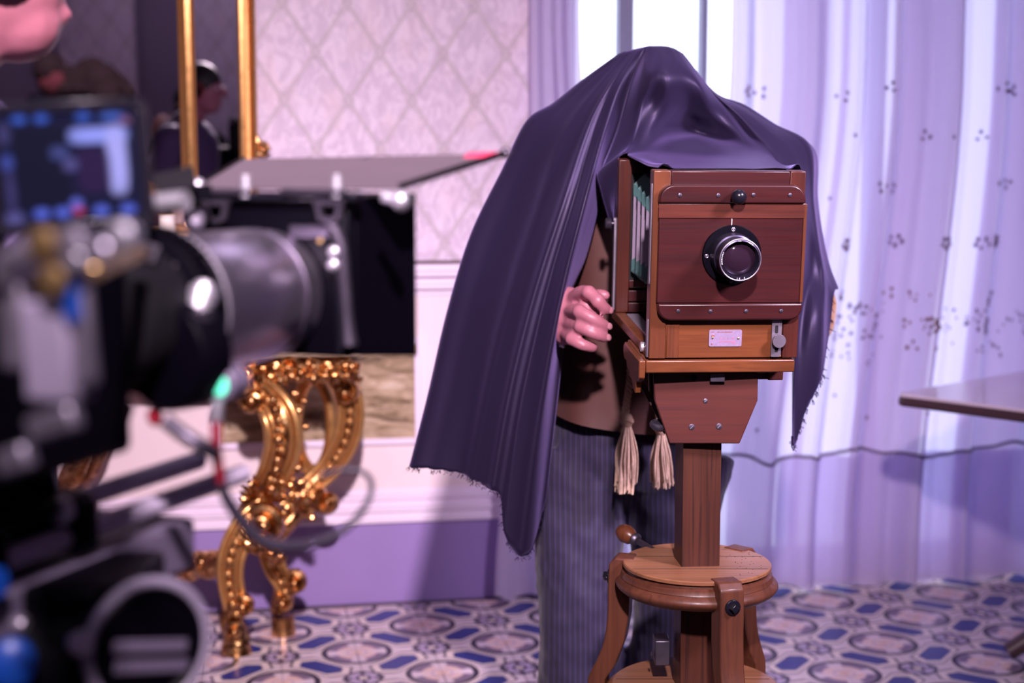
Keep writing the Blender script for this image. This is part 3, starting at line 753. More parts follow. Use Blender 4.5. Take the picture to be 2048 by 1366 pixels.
ringtext('13.5', 262, 7.5, .0048)
for a in (52, 58, 64, 92, 97): 
    c = Vector((lx+36.6*K*math.cos(R(a)), B0-.0606, lz+36.6*K*math.sin(R(a)))); m.sph(c, (.0009,.0004,.0009), 6, 4)
for a in (158, 163, 168, 174, 179, 184, 189, 193):
    c = Vector((lx+36.6*K*math.cos(R(a)), B0-.0606, lz+36.6*K*math.sin(R(a)))); m.sph(c, (.0011,.0004,.0007), 6, 4)
mk('engraving', m, M['white_mark'], view_cam, flat=True, kind='stuff')
mk('index_line', fbox(MB(), 1458, 433, 1459.3, 445, -.0148, -.0139), M['white_mark'], view_cam)
# name plate
npl = mk('name_plate', frr(MB(), 1416.5, 657.6, 1483.5, 692, 3.5, -.0030, -.0014), M['plate'], view_cam, bevel=.0004)
m = MB()
def mark(m, x0, y0, x1, y1):   # x,y on the zoomed plate (2048 px for 95 px)
    q = 95/2048; return fbox(m, 1405+x0*q, 645+y0*q, 1405+x1*q, 645+y1*q, -.0033, -.0029)
for a in range(610, 1250, 42): mark(m, a, 348+rnd.uniform(-8,8), a+rnd.uniform(20,38), 388)
mark(m, 350, 500, 490, 580); mark(m, 345, 350, 480, 380); mark(m, 385, 650, 410, 700); mark(m, 345, 870, 395, 935)
mk('faded_print', m, M['plate_brown'], npl, flat=True)
m = MB()
for a in (730, 840, 935, 1060, 1260, 1310): mark(m, a, 620, a+14, 705); mark(m, a, 620, a+50, 633)
for a in range(715, 1390, 62): mark(m, a, 765, a+14, 830); mark(m, a+18, rnd.choice((765, 795, 820)), a+46, rnd.choice((776, 806, 832)))
for a in range(1235, 1420, 45): mark(m, a, 865, a+30, 895)
mk('faded_print', m, M['plate_red'], npl, flat=True)
for px, py in ((1424, 673.5), (1476.5, 675)): screw(px, py, -.0031, npl, 2.2, 'brass')
# sliding lock plate and thumb knob
lk = mk('lock_plate', frr(MB(), 1543, 637.5, 1563.5, 713, 2, -.0075, -.0035), M['mid_steel'], view_cam, bevel=.0004)
for a, c in ((648, 664), (692, 703)): mk('slot', frr(MB(), 1550, a, 1556.5, c, 2, -.0079, -.0072), M['hole'], lk)
x, z = fl(1556, 678.5); m = MB(); m.lathe([(.004,0),(.004,.006),(.0118,.0062),(.0122,.008),(.0122,.0095),(.0115,.0105)], (x, -.0075, z), (0,-1,0), 32); mk('thumb_knob', m, M['mid_steel'], lk)
x, z = fl(1561, 711); mk('screw', MB().lathe([(.0016,0),(.001,.001)], (x, -.0075, z), (0,-1,0), 10), M['brass'], lk)
# left edge hardware
m = MB(); m.box(-FW-.0022, -FW, .002, .013, FH*.40, FH*.93); mk('edge_strip', m, M['mid_steel'], view_cam, bevel=.0005)
m = MB(); m.box(-FW-.003, -FW, .000, .010, .002, .07); mk('edge_strip', m, M['mid_steel'], view_cam, bevel=.0005)
# bed rails, rear standard
LR = .375
for s in (-1, 1):
    mk('bed_rail', MB().box(s*FW-(.022 if s > 0 else 0), s*FW+(.022 if s < 0 else 0), .030, LR+.05, -.002, .016), M['wood_orange'], view_cam, bevel=.002)
    mk('rail_strip', MB().box(s*(FW-.030)-.012, s*(FW-.030)+.012, .035, LR-.03, .016, .0195), M['steel'], view_cam, bevel=.0006)
mk('bed_board', MB().box(-FW+.0222, FW-.0222, .030, LR+.05, .000, .012), M['wood_red'], view_cam, bevel=.001)
m = MB(); m.cyl((-FW-.004, .055, .010), (-FW+.004, .055, .010), .009, .009, 16); mk('bed_latch', m, M['silver'], view_cam)
rs = thing('rear_standard', (0,0,0), None, None, M=WC); rs.parent = view_cam; rs.matrix_basis = Matrix(); rs['part'] = 'rear frame'
RH0, RH1 = .0165, FH-.007
rs_o = mk('back_board', MB().box(-FW+.003, FW-.003, LR+.020, LR+.050, RH0, RH1-.002), M['wood_redv'], rs, bevel=.001)
for s in (-1, 1):
    x0 = s*FW-(.026 if s > 0 else 0); mk('stile', MB().box(x0, x0+.026, LR, LR+.052, RH0, RH1), M['wood_redv'], rs, bevel=.002)
mk('top_rail', MB().box(-FW+.0262, FW-.0262, LR, LR+.052, RH1-.026, RH1-.0003), M['wood_red'], rs, bevel=.002)
for z0, z1 in ((RH0, RH0+.020), (RH0+.0225, RH0+.045), (RH0+.050, RH0+.066)):
    mk('lower_rail', MB().box(-FW+.0262, FW-.0262, LR+.002, LR+.052, z0, z1), M['wood_red'], rs, bevel=.0015)
mk('opening', MB().box(-FW+.0265, FW-.0265, LR+.006, LR+.0195, RH0+.066, RH1-.026), M['hole'], rs)
mk('ground_glass_back', MB().box(-FW+.02, FW-.02, LR+.052, LR+.075, RH0+.04, RH1-.03), M['wood_red'], rs, bevel=.003)
m = MB(); m.box(-FW-.0045, -FW, LR+.012, LR+.026, .02, FH*.62); m.cyl((-FW-.006, LR+.019, FH*.61), (-FW, LR+.019, FH*.61), .006, .006, 12); mk('side_bracket', m, M['mid_steel'], view_cam, bevel=.0008)
m = MB()
kz = .195; prof = [(.004,0),(.004,.006)]+[(.0115 if k % 2 else .0105, .006+.0012*k) for k in range(9)]+[(.009,.0175)]
m.lathe(prof, (-FW-.0045, LR+.019, kz), (-1,0,0), 20); mk('knurled_knob', m, M['dark_steel'], view_cam)
# bellows: pleated loft, corner reinforcements of a second cloth
NB = 8; bx0, bx1 = FW-.034, FW-.040; side = MB(); cor = MB()
rings = []
for i in range(2*NB+1):
    t = i/(2*NB); y = LR+.008+(.029-LR-.008)*t; ins = .0 if i % 2 else .020
    hw = bx0+(bx1-bx0)*t-ins+.006; zl = RH0+.072+(.098-RH0-.072)*t+ins-.006; zh = RH1-.030+(FH-.075-RH1+.030)*t-ins+.006
    c = .020
    rings.append([(-hw, y, zl+c), (-hw, y, zh-c), (-hw+c, y, zh), (hw-c, y, zh), (hw, y, zh-c), (hw, y, zl+c), (hw-c, y, zl), (-hw+c, y, zl)])
vs = [p for r_ in rings for p in r_]
side.add(vs, [(i*8+k, i*8+(k+1) % 8, (i+1)*8+(k+1) % 8, (i+1)*8+k) for i in range(2*NB) for k in (0, 2, 4, 6)])
cor.add(vs, [(i*8+k, i*8+(k+1) % 8, (i+1)*8+(k+1) % 8, (i+1)*8+k) for i in range(2*NB) for k in (1, 3, 5, 7)])
for k in (0, 1, 4, 5):    # overlap flaps of the corner cloth onto the sides
    for i in range(2*NB):
        a, c = rings[i][k], rings[i+1][k]; sx = -1 if a[0] < 0 else 1; dz = .022 if k in (0, 5) else -.022
        cor.add([(a[0]+sx*.0008, a[1], a[2]-dz*.05), (c[0]+sx*.0008, c[1], c[2]-dz*.05), (c[0]+sx*.0008, c[1], c[2]+dz), (a[0]+sx*.0008, a[1], a[2]+dz)], [(0,1,2,3)])
mk('bellows', side, M['leather_grey'], view_cam, flat=True); mk('bellows_corner', cor, M['leather_teal'], view_cam, flat=True)

# ------------------------------------------------------------------ wooden studio stand
pc = at(1393, 1128, 2.588)
stand = thing('wooden_camera_stand', (pc.x, pc.y, 0), 'turned wooden studio stand with square post and round moulded shelf under the wooden camera', 'stand')
PY = Matrix.Translation((pc.x, pc.y, 0)) @ Matrix.Rotation(R(5), 4, 'Z'); PYL = Matrix.Rotation(R(5), 4, 'Z')
def sp(name, m, mat, **kw): return mk(name, m, M[mat], stand, **kw)
pw = .0355; z_head = at(1400, 886, 2.52).z; z_disc = pc.z; z_low = at(1375, 1372, 2.58).z
sp('post', MB().box(-pw, pw, -pw, pw, .09, z_head+.09, PYL), 'wood_post', bevel=.0015)
# head board (front trapezoid) and its twin behind
def fz(px, py, Y): p = WM[stand].inverted() @ at(px, py, Y); return p
def headboard(Y, th, name, dx=0, **kw):
    poly = [(fz(a, c, 2.535).x, fz(a, c, 2.535).z) for a, c in ((1306.5,744),(1515,744),(1514,800),(1478,886),(1338,886),(1308.5,800))]
    y0 = Y-pc.y; return sp(name, MB().prism([(a+dx, c) for a, c in poly], y0, y0+th), 'wood_head', bevel=.002)
hb = headboard(2.528, .0185, 'head_board')
hb2 = headboard(2.626, .020, 'head_board')
def hscrew(px, py, r):
    p = fz(px, py, 2.528); m = MB(); m.lathe([(r,-.001),(r*1.02,.0006),(r*.8,.0010)], (p.x, p.y, p.z), (0,-1,0), 16); o = mk('screw', m, M['dark_steel'], hb)
    v = Vector((.7, 0, .7))*r*.75; c = Vector((p.x, p.y-.0012, p.z)); mk('slot', MB().bar(c-v, c+v, .001, .0006, (0,-1,0)), M['steel'], o)
hscrew(1411, 802, .0042); hscrew(1383.5, 854, .0055); hscrew(1438, 853, .0055)
p = fz(1387, 755, 2.528); mk('plug_hole', MB().cyl((p.x, p.y-.001, p.z), (p.x, p.y+.004, p.z), .006, .006, 16), M['hole'], hb)
a = fz(1419, 745, 2.528); c = fz(1448, 762, 2.528)
m = MB(); m.box(a.x, c.x, a.y-.012, a.y-.0005, c.z, a.z); mk('slot_block', m, M['dark_steel'], hb, bevel=.001)  # dark block standing in for the square slot at the board top
# platform under the camera, in the tilted camera frame
HL = WM[stand].inverted() @ WC
def hp(name, m, mat, **kw):
    m.v = [HL @ q for q in m.v]; return sp(name, m, mat, **kw)
plat = hp('platform', MB().box(fl(1287,731)[0], fl(1592,731)[0], -.006, .19, -.0255, -.0025), 'wood_orange', bevel=.0025)
b_ = MB()
poly = [(-.006,-.003),(.10,-.003),(.152,.000),(.166,-.008),(.166,-.022),(.154,-.032),(.128,-.031),(.120,-.040),(.096,-.044),(.088,-.052),(.062,-.054),(.050,-.066),(.030,-.070),(.022,-.046),(.004,-.042),(-.006,-.034)]
b_.prism(poly, fl(1287,731)[0]-.012, fl(1287,731)[0]-.0005, axes='yz'); hp('scroll_bracket', b_, 'wood_orange', bevel=.002)
b_ = MB(); b_.box(fl(1558,756)[0], fl(1590,756)[0], .06, .075, -.055, -.026); b_.sph((fl(1573,756)[0], .09, -.027), (.017,.02,.024), 16, 8); hp('side_block', b_, 'wood_head', bevel=.002)
a = fz(1519, 744, 2.53); c = fz(1551, 768, 2.53)
m = MB(); m.box(a.x, c.x, .0, .03, c.z, a.z-.004); m.box(a.x-.004, c.x+.006, -.004, .034, a.z-.010, a.z-.002); sp('head_wedge', m, 'wood_head', bevel=.002)
p = fz(1318, 850, 2.55); m = MB(); ring = [(p.x+.0155*math.cos(t), p.y+.0+.0155*math.sin(t), p.z) for t in [2*PI*k/32 for k in range(32)]]
m.lathe([(.006,-.01),(.012,-.008),(.0165,-.004),(.0175,0),(.0165,.004),(.013,.006),(.011,.0045),(.005,.005)], (p.x, p.y, p.z), (.12,-.25,1), 32); m.bar((p.x, p.y, p.z), (p.x+.05, p.y+.02, p.z), .006, .006); sp('tilt_handwheel', m, 'dark_steel')
q0, q1 = fz(1284, 768, 2.62), fz(1322, 838, 2.60)
sp('strut', MB().bar(q0, q1, .010, .012, (0,1,0)), 'wood_head', bevel=.001)
# moulded shelf
def zl(dz): return z_disc+dz
r0 = 153*2.56/FPX
m = MB(); m.lathe([(.02, zl(-.004)),(r0-.003, zl(-.004)),(r0, zl(-.002)),(r0, zl(.003)),(r0-.002, zl(.005)),(.02, zl(.005))], n=72)
shelf = sp('shelf_top', m, 'wood_disc', angle=30)
for yy in (-.052, .035): mk('board_joint', MB().box(-math.sqrt(r0*r0-yy*yy)+.004, math.sqrt(r0*r0-yy*yy)-.004, yy-.0006, yy+.0006, zl(.0046), zl(.0054)), M['hole'], shelf)
m = MB()
for k in range(46):
    a = rnd.gauss(.3, .55); r = rnd.uniform(.5, .97)*r0; m.sph((r*math.cos(a), r*math.sin(a)-.01, zl(.005)), (.0011,.0011,.0005), 6, 4)
mk('worm_hole', m, M['hole'], shelf, kind='stuff')
rr = r0*1.065
m = MB(); m.lathe([(.02, zl(-.0045)),(r0-.006, zl(-.0045)),(r0-.005, zl(-.010)),(r0*1.012, zl(-.013)),(r0*1.02, zl(-.019)),(r0*1.03, zl(-.0215))]+[(r0*1.02+.011*math.sin(PI*k/8)-.001*k/8, zl(-.022-.026*k/8)) for k in range(9)]+[(r0*.985, zl(-.050)),(.02, zl(-.050))], n=72)
sp('moulded_rim', m, 'wood_leg', angle=30)
# lower shelf
r1 = 186*2.58/FPX
m = MB(); m.lathe([(.02, z_low-.045),(r1-.012, z_low-.045),(r1, z_low-.036),(r1+.004, z_low-.024),(r1, z_low-.012),(r1-.008, z_low-.004),(r1-.014, z_low),(.02, z_low)], n=72); lows = sp('lower_shelf', m, 'wood_disc', angle=30)
for yy in (-.06, .03): mk('board_joint', MB().box(-math.sqrt(r1*r1-yy*yy)+.02, math.sqrt(r1*r1-yy*yy)-.02, yy-.0006, yy+.0006, z_low-.0004, z_low+.0004), M['hole'], lows)
# three curved uprights from shelf to shelf
def upright(ang, wd):
    a = R(ang); rad = Vector((math.cos(a), math.sin(a), 0)); tan_ = Vector((-math.sin(a), math.cos(a), 0))
    zt = zl(.007); H_ = zt-z_low
    outer = [(r0+.024, zt-.012), (r0+.026, zt-.06), (r0+.026, zt-.10), (r0+.032, zt-.16), (r0+.046, zt-.20), (r0+.058, zt-.225), (r0+.064, z_low-.01), (r0+.064, z_low-.09)]
    inner = [(r0+.030, z_low-.09), (r0+.030, z_low+.002), (r0+.012, zt-.21), (r0-.006, zt-.16), (r0-.014, zt-.11), (r0-.016, zt-.055), (r0-.022, zt-.054), (r0-.022, zt), (r0+.012, zt)]
    oc = cr([Vector((x, 0, z)) for x, z in outer], 3); poly = [(p.x, p.z) for p in oc]+inner
    Mx = Matrix(((tan_.x, rad.x, 0, 0), (tan_.y, rad.y, 0, 0), (0, 0, 1, 0), (0, 0, 0, 1)))
    m = MB(); m.prism(poly, -wd/2, wd/2, Mx, 'yz'); return sp('upright', m, 'wood_leg', bevel=.003), rad, zt
for ang in (-74.5, 45.5, 165.5):
    u_, rad, zt = upright(ang, .046)
    c = rad*(r0+.0262); c.z = zt-.042
    m = MB(); m.lathe([(.0145,-.001),(.0145,.002),(.013,.0035)], c, rad, 24); m.lathe([(.0092,.003),(.0092,.010),(.0075,.0125)], c, rad, 4); mk('bolt', m, M['black_gloss'], u_, bevel=.0008)
# legs and foot blocks below the frame
for ang in (-74.5, 45.5, 165.5):
    a = R(ang); rad = Vector((math.cos(a), math.sin(a), 0))
    pts = cr([rad*(r1-.02)+Vector((0,0,z_low-.06)), rad*(r1+.01)+Vector((0,0,z_low*.6)), rad*(r1+.07)+Vector((0,0,z_low*.25)), rad*(r1+.13)+Vector((0,0,.022))], 6)
    m = MB(); m.tube(pts, .024, 8, flat=(1,1,.5)); m.box(-.03,.03,-.03,.03,0,.045, Matrix.Translation(rad*(r1+.13))); sp('leg', m, 'wood_leg', bevel=.002)
m = MB(); m.lathe([(.06,.05),(.075,.07),(.075,.10),(.05,.12)], n=24); sp('post_foot', m, 'wood_leg')
# crank on the post
cr0 = fz(1252, 1068, 2.74)
m = MB(); d_ = (fz(1292, 1092, 2.70)-cr0).normalized()
m.lathe([(.004,-.020),(.011,-.0185),(.0165,-.010),(.0185,.000),(.0165,.012),(.0115,.020),(.0095,.022)], cr0, d_, 24); crank = sp('crank_handle', m, 'wood_orangev')
m = MB(); m.lathe([(.0115,.021),(.0135,.024),(.0125,.030),(.009,.033)], cr0, d_, 20); m.bar(cr0+d_*.03, cr0+d_*.13, .008, .010); mk('crank_ferrule', m, M['dark_steel'], crank)
p = fz(1325, 1300, 2.6); m = MB(); m.box(p.x-.016, p.x+.012, p.y-.02, p.y+.03, p.z-.024, p.z+.024); m.cyl((p.x-.018, p.y, p.z-.01), (p.x-.022, p.y, p.z-.01), .006); sp('ratchet_block', m, 'dark_steel', bevel=.002)

# ------------------------------------------------------------------ the man bent under the cloth
mbase = at(1275, 900, 3.18); mbase.z = 0
man = thing('person', mbase, 'man bent under a black cloth behind the wooden camera, in brown coat and pinstripe trousers', 'person')
hip = at(1275, 880, 3.20)
sc = 3.15/FPX
body = MB()
head = at(1316, 232, 3.155)
body.chain([hip+Vector((0,.01,.05)), at(1285,700,3.19), at(1305,480,3.17), at(1315,345,3.14)], [.118,.125,.14,.09], 20)
body.chain([at(1315,365,3.18), at(1316,300,3.175)], [.065,.058], 14)
body.sph(head, (.078,.098,.112), 24, 18); body.sph(head+Vector((0,-.035,-.065)), (.056,.06,.055), 16, 10)           # skull, jaw
fy = -.094
body.chain([head+Vector((0,fy-.001,.012)), head+Vector((0,fy-.022,-.026))], [.010,.015], 10)                       # nose
for s in (-1, 1):
    body.sph(head+Vector((s*.078,.01,-.008)), (.010,.020,.032), 10, 8)                                              # ears
    body.sph(head+Vector((s*.032,fy+.004,.022)), (.022,.012,.009), 10, 6)                                           # brows
body.sph(head+Vector((0,fy+.012,-.060)), (.026,.014,.007), 10, 6); body.sph(head+Vector((0,fy+.014,-.072)), (.022,.013,.007), 10, 6)
Ls, Le, Lw = at(1140,345,3.20), at(1025,550,3.20), at(1122,628,2.985)
Rs, Re, Rw = at(1525,345,3.18), at(1613,632,3.14), at(1520,640,2.93)
body.chain([at(1240,330,3.15), Ls, Le, Lw], [.075,.068,.047,.033], 14)
body.chain([at(1390,330,3.15), Rs, Re, Rw], [.075,.068,.047,.031], 14)
foot = []
for px, fx in ((1172, 1160), (1345, 1335)):
    kn = at(px, 1240, 3.14); an = at(fx, 1360, 3.18); an.z = .09
    an.x = at(fx, 900, 3.18).x
    body.chain([at(px+6, 930, 3.2), kn, an], [.078,.058,.042], 14); body.chain([an, an+Vector((0,-.13,-.05))], [.045,.035], 10); foot.append(an)
# far hand, on the focusing side hidden behind the wooden camera
def finger(m, pts, r0, r1):
    P = cr(pts, 4); m.chain(P, [r0+(r1-r0)*i/(len(P)-1) for i in range(len(P))], 10)
body.chain([Rw, at(1490,645,2.93)], [.030,.034], 12)
for k in range(4): finger(body, [at(1495,622+17*k,2.925), at(1470,622+17*k,2.90), at(1455,628+16*k,2.915)], .009, .0075)
finger(body, [at(1505,615,2.93), at(1485,600,2.91), at(1470,598,2.90)], .010,.008)
# near hand gripping the left edge of the rear frame: pixels on the photographed hand
def H(zx, zy, Y): return at(1090+zx/5.692, 540+zy/5.692, Y)
palm = [H(180,430,2.99), H(255,400,2.925), H(300,420,2.895)]
body.chain([Lw, H(190,480,2.975), H(250,500,2.93)], [.033,.034,.036], 14)
body.chain([H(260,360,2.92), H(245,520,2.92), H(235,690,2.925)], [.032,.034,.031], 12); body.sph(H(380,370,2.90), .022, 12, 8); body.sph(H(480,415,2.850), .019, 12, 8); body.sph(H(560,470,2.835), .014, 12, 8)
hand = {'index': ([H(300,350,2.905), H(400,262,2.86), H(505,262,2.825), H(610,360,2.81), H(662,425,2.812), H(702,452,2.820)], .0158, .0118),
        'middle': ([H(275,490,2.905), H(320,470,2.86), H(400,478,2.815), H(520,540,2.80), H(620,600,2.802), H(688,636,2.812)], .0156, .0112),
        'ring': ([H(255,610,2.905), H(320,625,2.86), H(410,650,2.815), H(520,705,2.80), H(610,745,2.802), H(675,768,2.812)], .0152, .0110),
        'little': ([H(235,715,2.91), H(270,760,2.87), H(310,790,2.83), H(400,840,2.815), H(480,868,2.815), H(545,882,2.822)], .0150, .0108)}
for k, (pts, ra, rb_) in hand.items(): finger(body, pts, ra, rb_)
for key, j in (('index', 2), ('middle', 2), ('ring', 2), ('little', 2), ('index', 3)):
    p = hand[key][0][j]; body.sph(p+Vector((-.001,-.0015,.001)), hand[key][1]*.98, 10, 8)
finger(body, [H(300,420,2.95), H(430,320,2.93), H(560,290,2.90), H(640,280,2.885), H(690,292,2.88)], .0155, .0105)
bo = mk('body', body, M['skin'], man, True); fuse(bo, .0042, 4)
nm = MB()
for key, off in (('index', (16, -4)), ('middle', (14, -2)), ('ring', (15, -4))):
    a = hand[key][0][-2]; c = hand[key][0][-1]; d = (c-a).normalized(); n_ = Vector((.15,-1,.35)).normalized(); n_ = (n_-d*n_.dot(d)).normalized(); s_ = d.cross(n_)
    Q = Matrix((s_, d, n_)).transposed()
    nm.sph(c+d*.003+n_*.0092, (.0070,.0078,.0026), 12, 8, Q)
mk('fingernails', nm, M['nail'], man, True)
em_ = MB(); ei = MB()
for s in (-1, 1): em_.sph(head+Vector((s*.032,fy+.008,.006)), (.013,.010,.009), 12, 8); ei.sph(head+Vector((s*.032,fy-.001,.005)), (.006,.003,.006), 10, 6)
mk('eyes', em_, M['white_mark'], man, True); mk('pupils', ei, M['hole'], man, True)
hm = MB(); hm.sph(head+Vector((0,.012,.018)), (.084,.098,.108), 24, 18); hm.sph(head+Vector((0,.05,-.03)), (.07,.06,.07), 16, 10); mk('hair', hm, M['hair'], man, True)
# coat: lofted body with a drooping hem, sleeves, shirt cuff
def loft(m, rings, n=48):
    vs = []; fs = []
    for (c, rx, ry, fn) in rings:
        for k in range(n):
            a = 2*PI*k/n; e = .82
            ca, sa = math.cos(a), math.sin(a)
            p = Vector((math.copysign(abs(ca)**e, ca)*rx, math.copysign(abs(sa)**e, sa)*ry, 0))
            if fn: p += fn(a)
            vs.append(c+p)
    for i in range(len(rings)-1):
        for k in range(n): k2 = (k+1) % n; fs.append((i*n+k, i*n+k2, (i+1)*n+k2, (i+1)*n+k))
    return m.add(vs, fs)
m = MB()
def fold(amp, fr, ph): return lambda a: Vector((0, amp*math.sin(fr*a+ph), 0))
def hem(a): return Vector((0, .004*math.sin(9*a), -.035*max(0, -math.sin(a))*(1+.4*math.cos(a))))
loft(m, [(at(1316,322,3.16),.085,.075,None),(at(1316,335,3.17),.19,.10,None),(at(1312,400,3.18),.205,.135,fold(.004,5,0)),(at(1306,500,3.18),.20,.15,fold(.005,6,1)),(at(1298,600,3.19),.19,.15,fold(.006,7,2)),
         (at(1292,680,3.19),.188,.15,fold(.008,6,.5)),(at(1288,740,3.19),.192,.155,fold(.007,5,1.5)),(at(1284,790,3.19),.202,.163,fold(.008,6,.7)),(at(1282,812,3.19),.208,.168,hem),(at(1282,811,3.19),.200,.160,hem),(at(1284,780,3.19),.190,.150,None)])
mk('coat', m, M['brown_cloth'], man, True, angle=60)
m = MB()
def sleeve(pts, rad):
    P = cr(pts, 7); n_ = len(P); rr_ = taper(rad, n_); rr_ = [r+.004*math.sin(i*1.7) for i, r in enumerate(rr_)]; m.tube(P, rr_, 20)
sleeve([at(1210,345,3.16), Ls, Le, Le+(Lw-Le)*.5, Le+(Lw-Le)*.86], [.10,.080,.060,.054,.045])
mk('sleeve', m, M['brown_cloth'], man, True, angle=70)
m = MB(); sleeve([at(1420,345,3.16), Rs, (Rs+Re)/2, Re+Vector((.012,0,0)), Re+(Rw-Re)*.5, Re+(Rw-Re)*.85], [.10,.080,.060,.056,.052,.044]); mk('sleeve', m, M['lit_coat_cloth'], man, True, angle=70, label='tan gold coat sleeve at the bent elbow, painted as lit by the window')
m = MB(); m.tube([Le+(Lw-Le)*.80, Le+(Lw-Le)*.97], [.042,.041], 20); mk('shirt_cuff', m, M['white_cloth'], man, True)
m = MB(); m.tube([H(150,800,2.955), H(178,850,2.95), H(215,875,2.955)], [.004,.005,.003], 8); mk('cuff_edge', m, M['white_cloth'], man, True)
# trousers
m = MB()
m.sph(at(1272, 870, 3.2), (.195,.145,.17), 24, 14)
for (px, an, q) in ((1163, foot[0], -1), (1352, foot[1], 1)):
    pts = [at(px+8, 905, 3.2), at(px-2, 1000, 3.18), at(px-4, 1100, 3.16), at(px, 1240, 3.15), Vector((an.x, 3.17, .30)), Vector((an.x, 3.165, .07))]
    P = cr(pts, 5); rr_ = taper([.118,.103,.093,.091,.094,.100], len(P))
    m.tube(P, rr_, 28, flat=(.92,1.05))
tr = mk('trousers', m, M['pinstripe'], man, True); fuse(tr, .008, 5, (.020, .09))
for an in foot:
    m = MB(); m.chain([an+Vector((0,.03,-.035)), an+Vector((0,-.08,-.045)), an+Vector((0,-.17,-.055))], [.046,.046,.034], 12); m.box(an.x-.045, an.x+.045, an.y-.2, an.y+.07, .001, .02)
    o = mk('shoe', m, M['black_gloss'], man, True); fuse(o, .006, 4)

# tassels hanging from the waist cord
def tassel(name, top, kn, end, wd, label, seed):
    q = random.Random(seed); root = thing('tassel', kn, label, 'tassel', 'rope tassels of the coat cord')
    L = (kn-top).length; nn = 60
    for ph in (0, 2.09, 4.19):
        m = MB(); pts = []
        for i in range(nn+1):
            t = i/nn; c = top.lerp(kn, t)+Vector((.004*math.sin(t*5), 0, 0)); a = ph+t*L*210; pts.append(c+Vector((.0042*math.cos(a), .0042*math.sin(a), 0)))
        m.tube(pts, .0048, 7); mk('cord', m, M['rope'], root, True)
    m = MB(); m.lathe([(.007,.016),(.011,.011),(.0128,.004),(.0125,-.004),(.0105,-.010),(.008,-.014)], kn, (0,0,1), 18)
    m.tube([kn+Vector((.0128*math.cos(a), .0128*math.sin(a), .003*math.sin(3*a))) for a in [2*PI*k/20 for k in range(20)]], .0022, 6, closed=True); mk('knot', m, M['rope'], root, True)
    m = MB()
    for k in range(110):
        a = q.uniform(0, 6.28); r = math.sqrt(q.random()); L2 = (kn-end).length*q.uniform(.84, 1.04)
        e = Vector((r*wd*math.cos(a)*q.uniform(.8,1.1), r*wd*math.sin(a)*.8, -L2)); b = Vector((.008*r*math.cos(a), .008*r*math.sin(a), -.010))
        md = b.lerp(e, .5)+Vector((q.gauss(0,.0025)+.25*e.x, q.gauss(0,.0025), 0)); dr = (end-kn); dr = Vector((dr.x, 0, 0))
        P = cr([b, md+dr*.4, e+dr+Vector((q.gauss(0,.002), 0, 0))], 5); m.tube([kn+p for p in P], [.0016+.0004*math.sin(i*1.3+k) for i in range(len(P))], 5)
    mk('fringe', m, M['fringe'], root, True, kind='stuff')
tassel('tassel', at(1259,700,3.02), at(1254,842,3.00), at(1250,985,2.99), .024, 'left beige rope tassel with a long cord, hanging beside the trouser leg', 3)
tassel('tassel', at(1318,720,3.02), at(1322,858,3.00), at(1324,975,2.99), .024, 'right beige tassel, partly behind the trapezoid board of the wooden stand', 5)

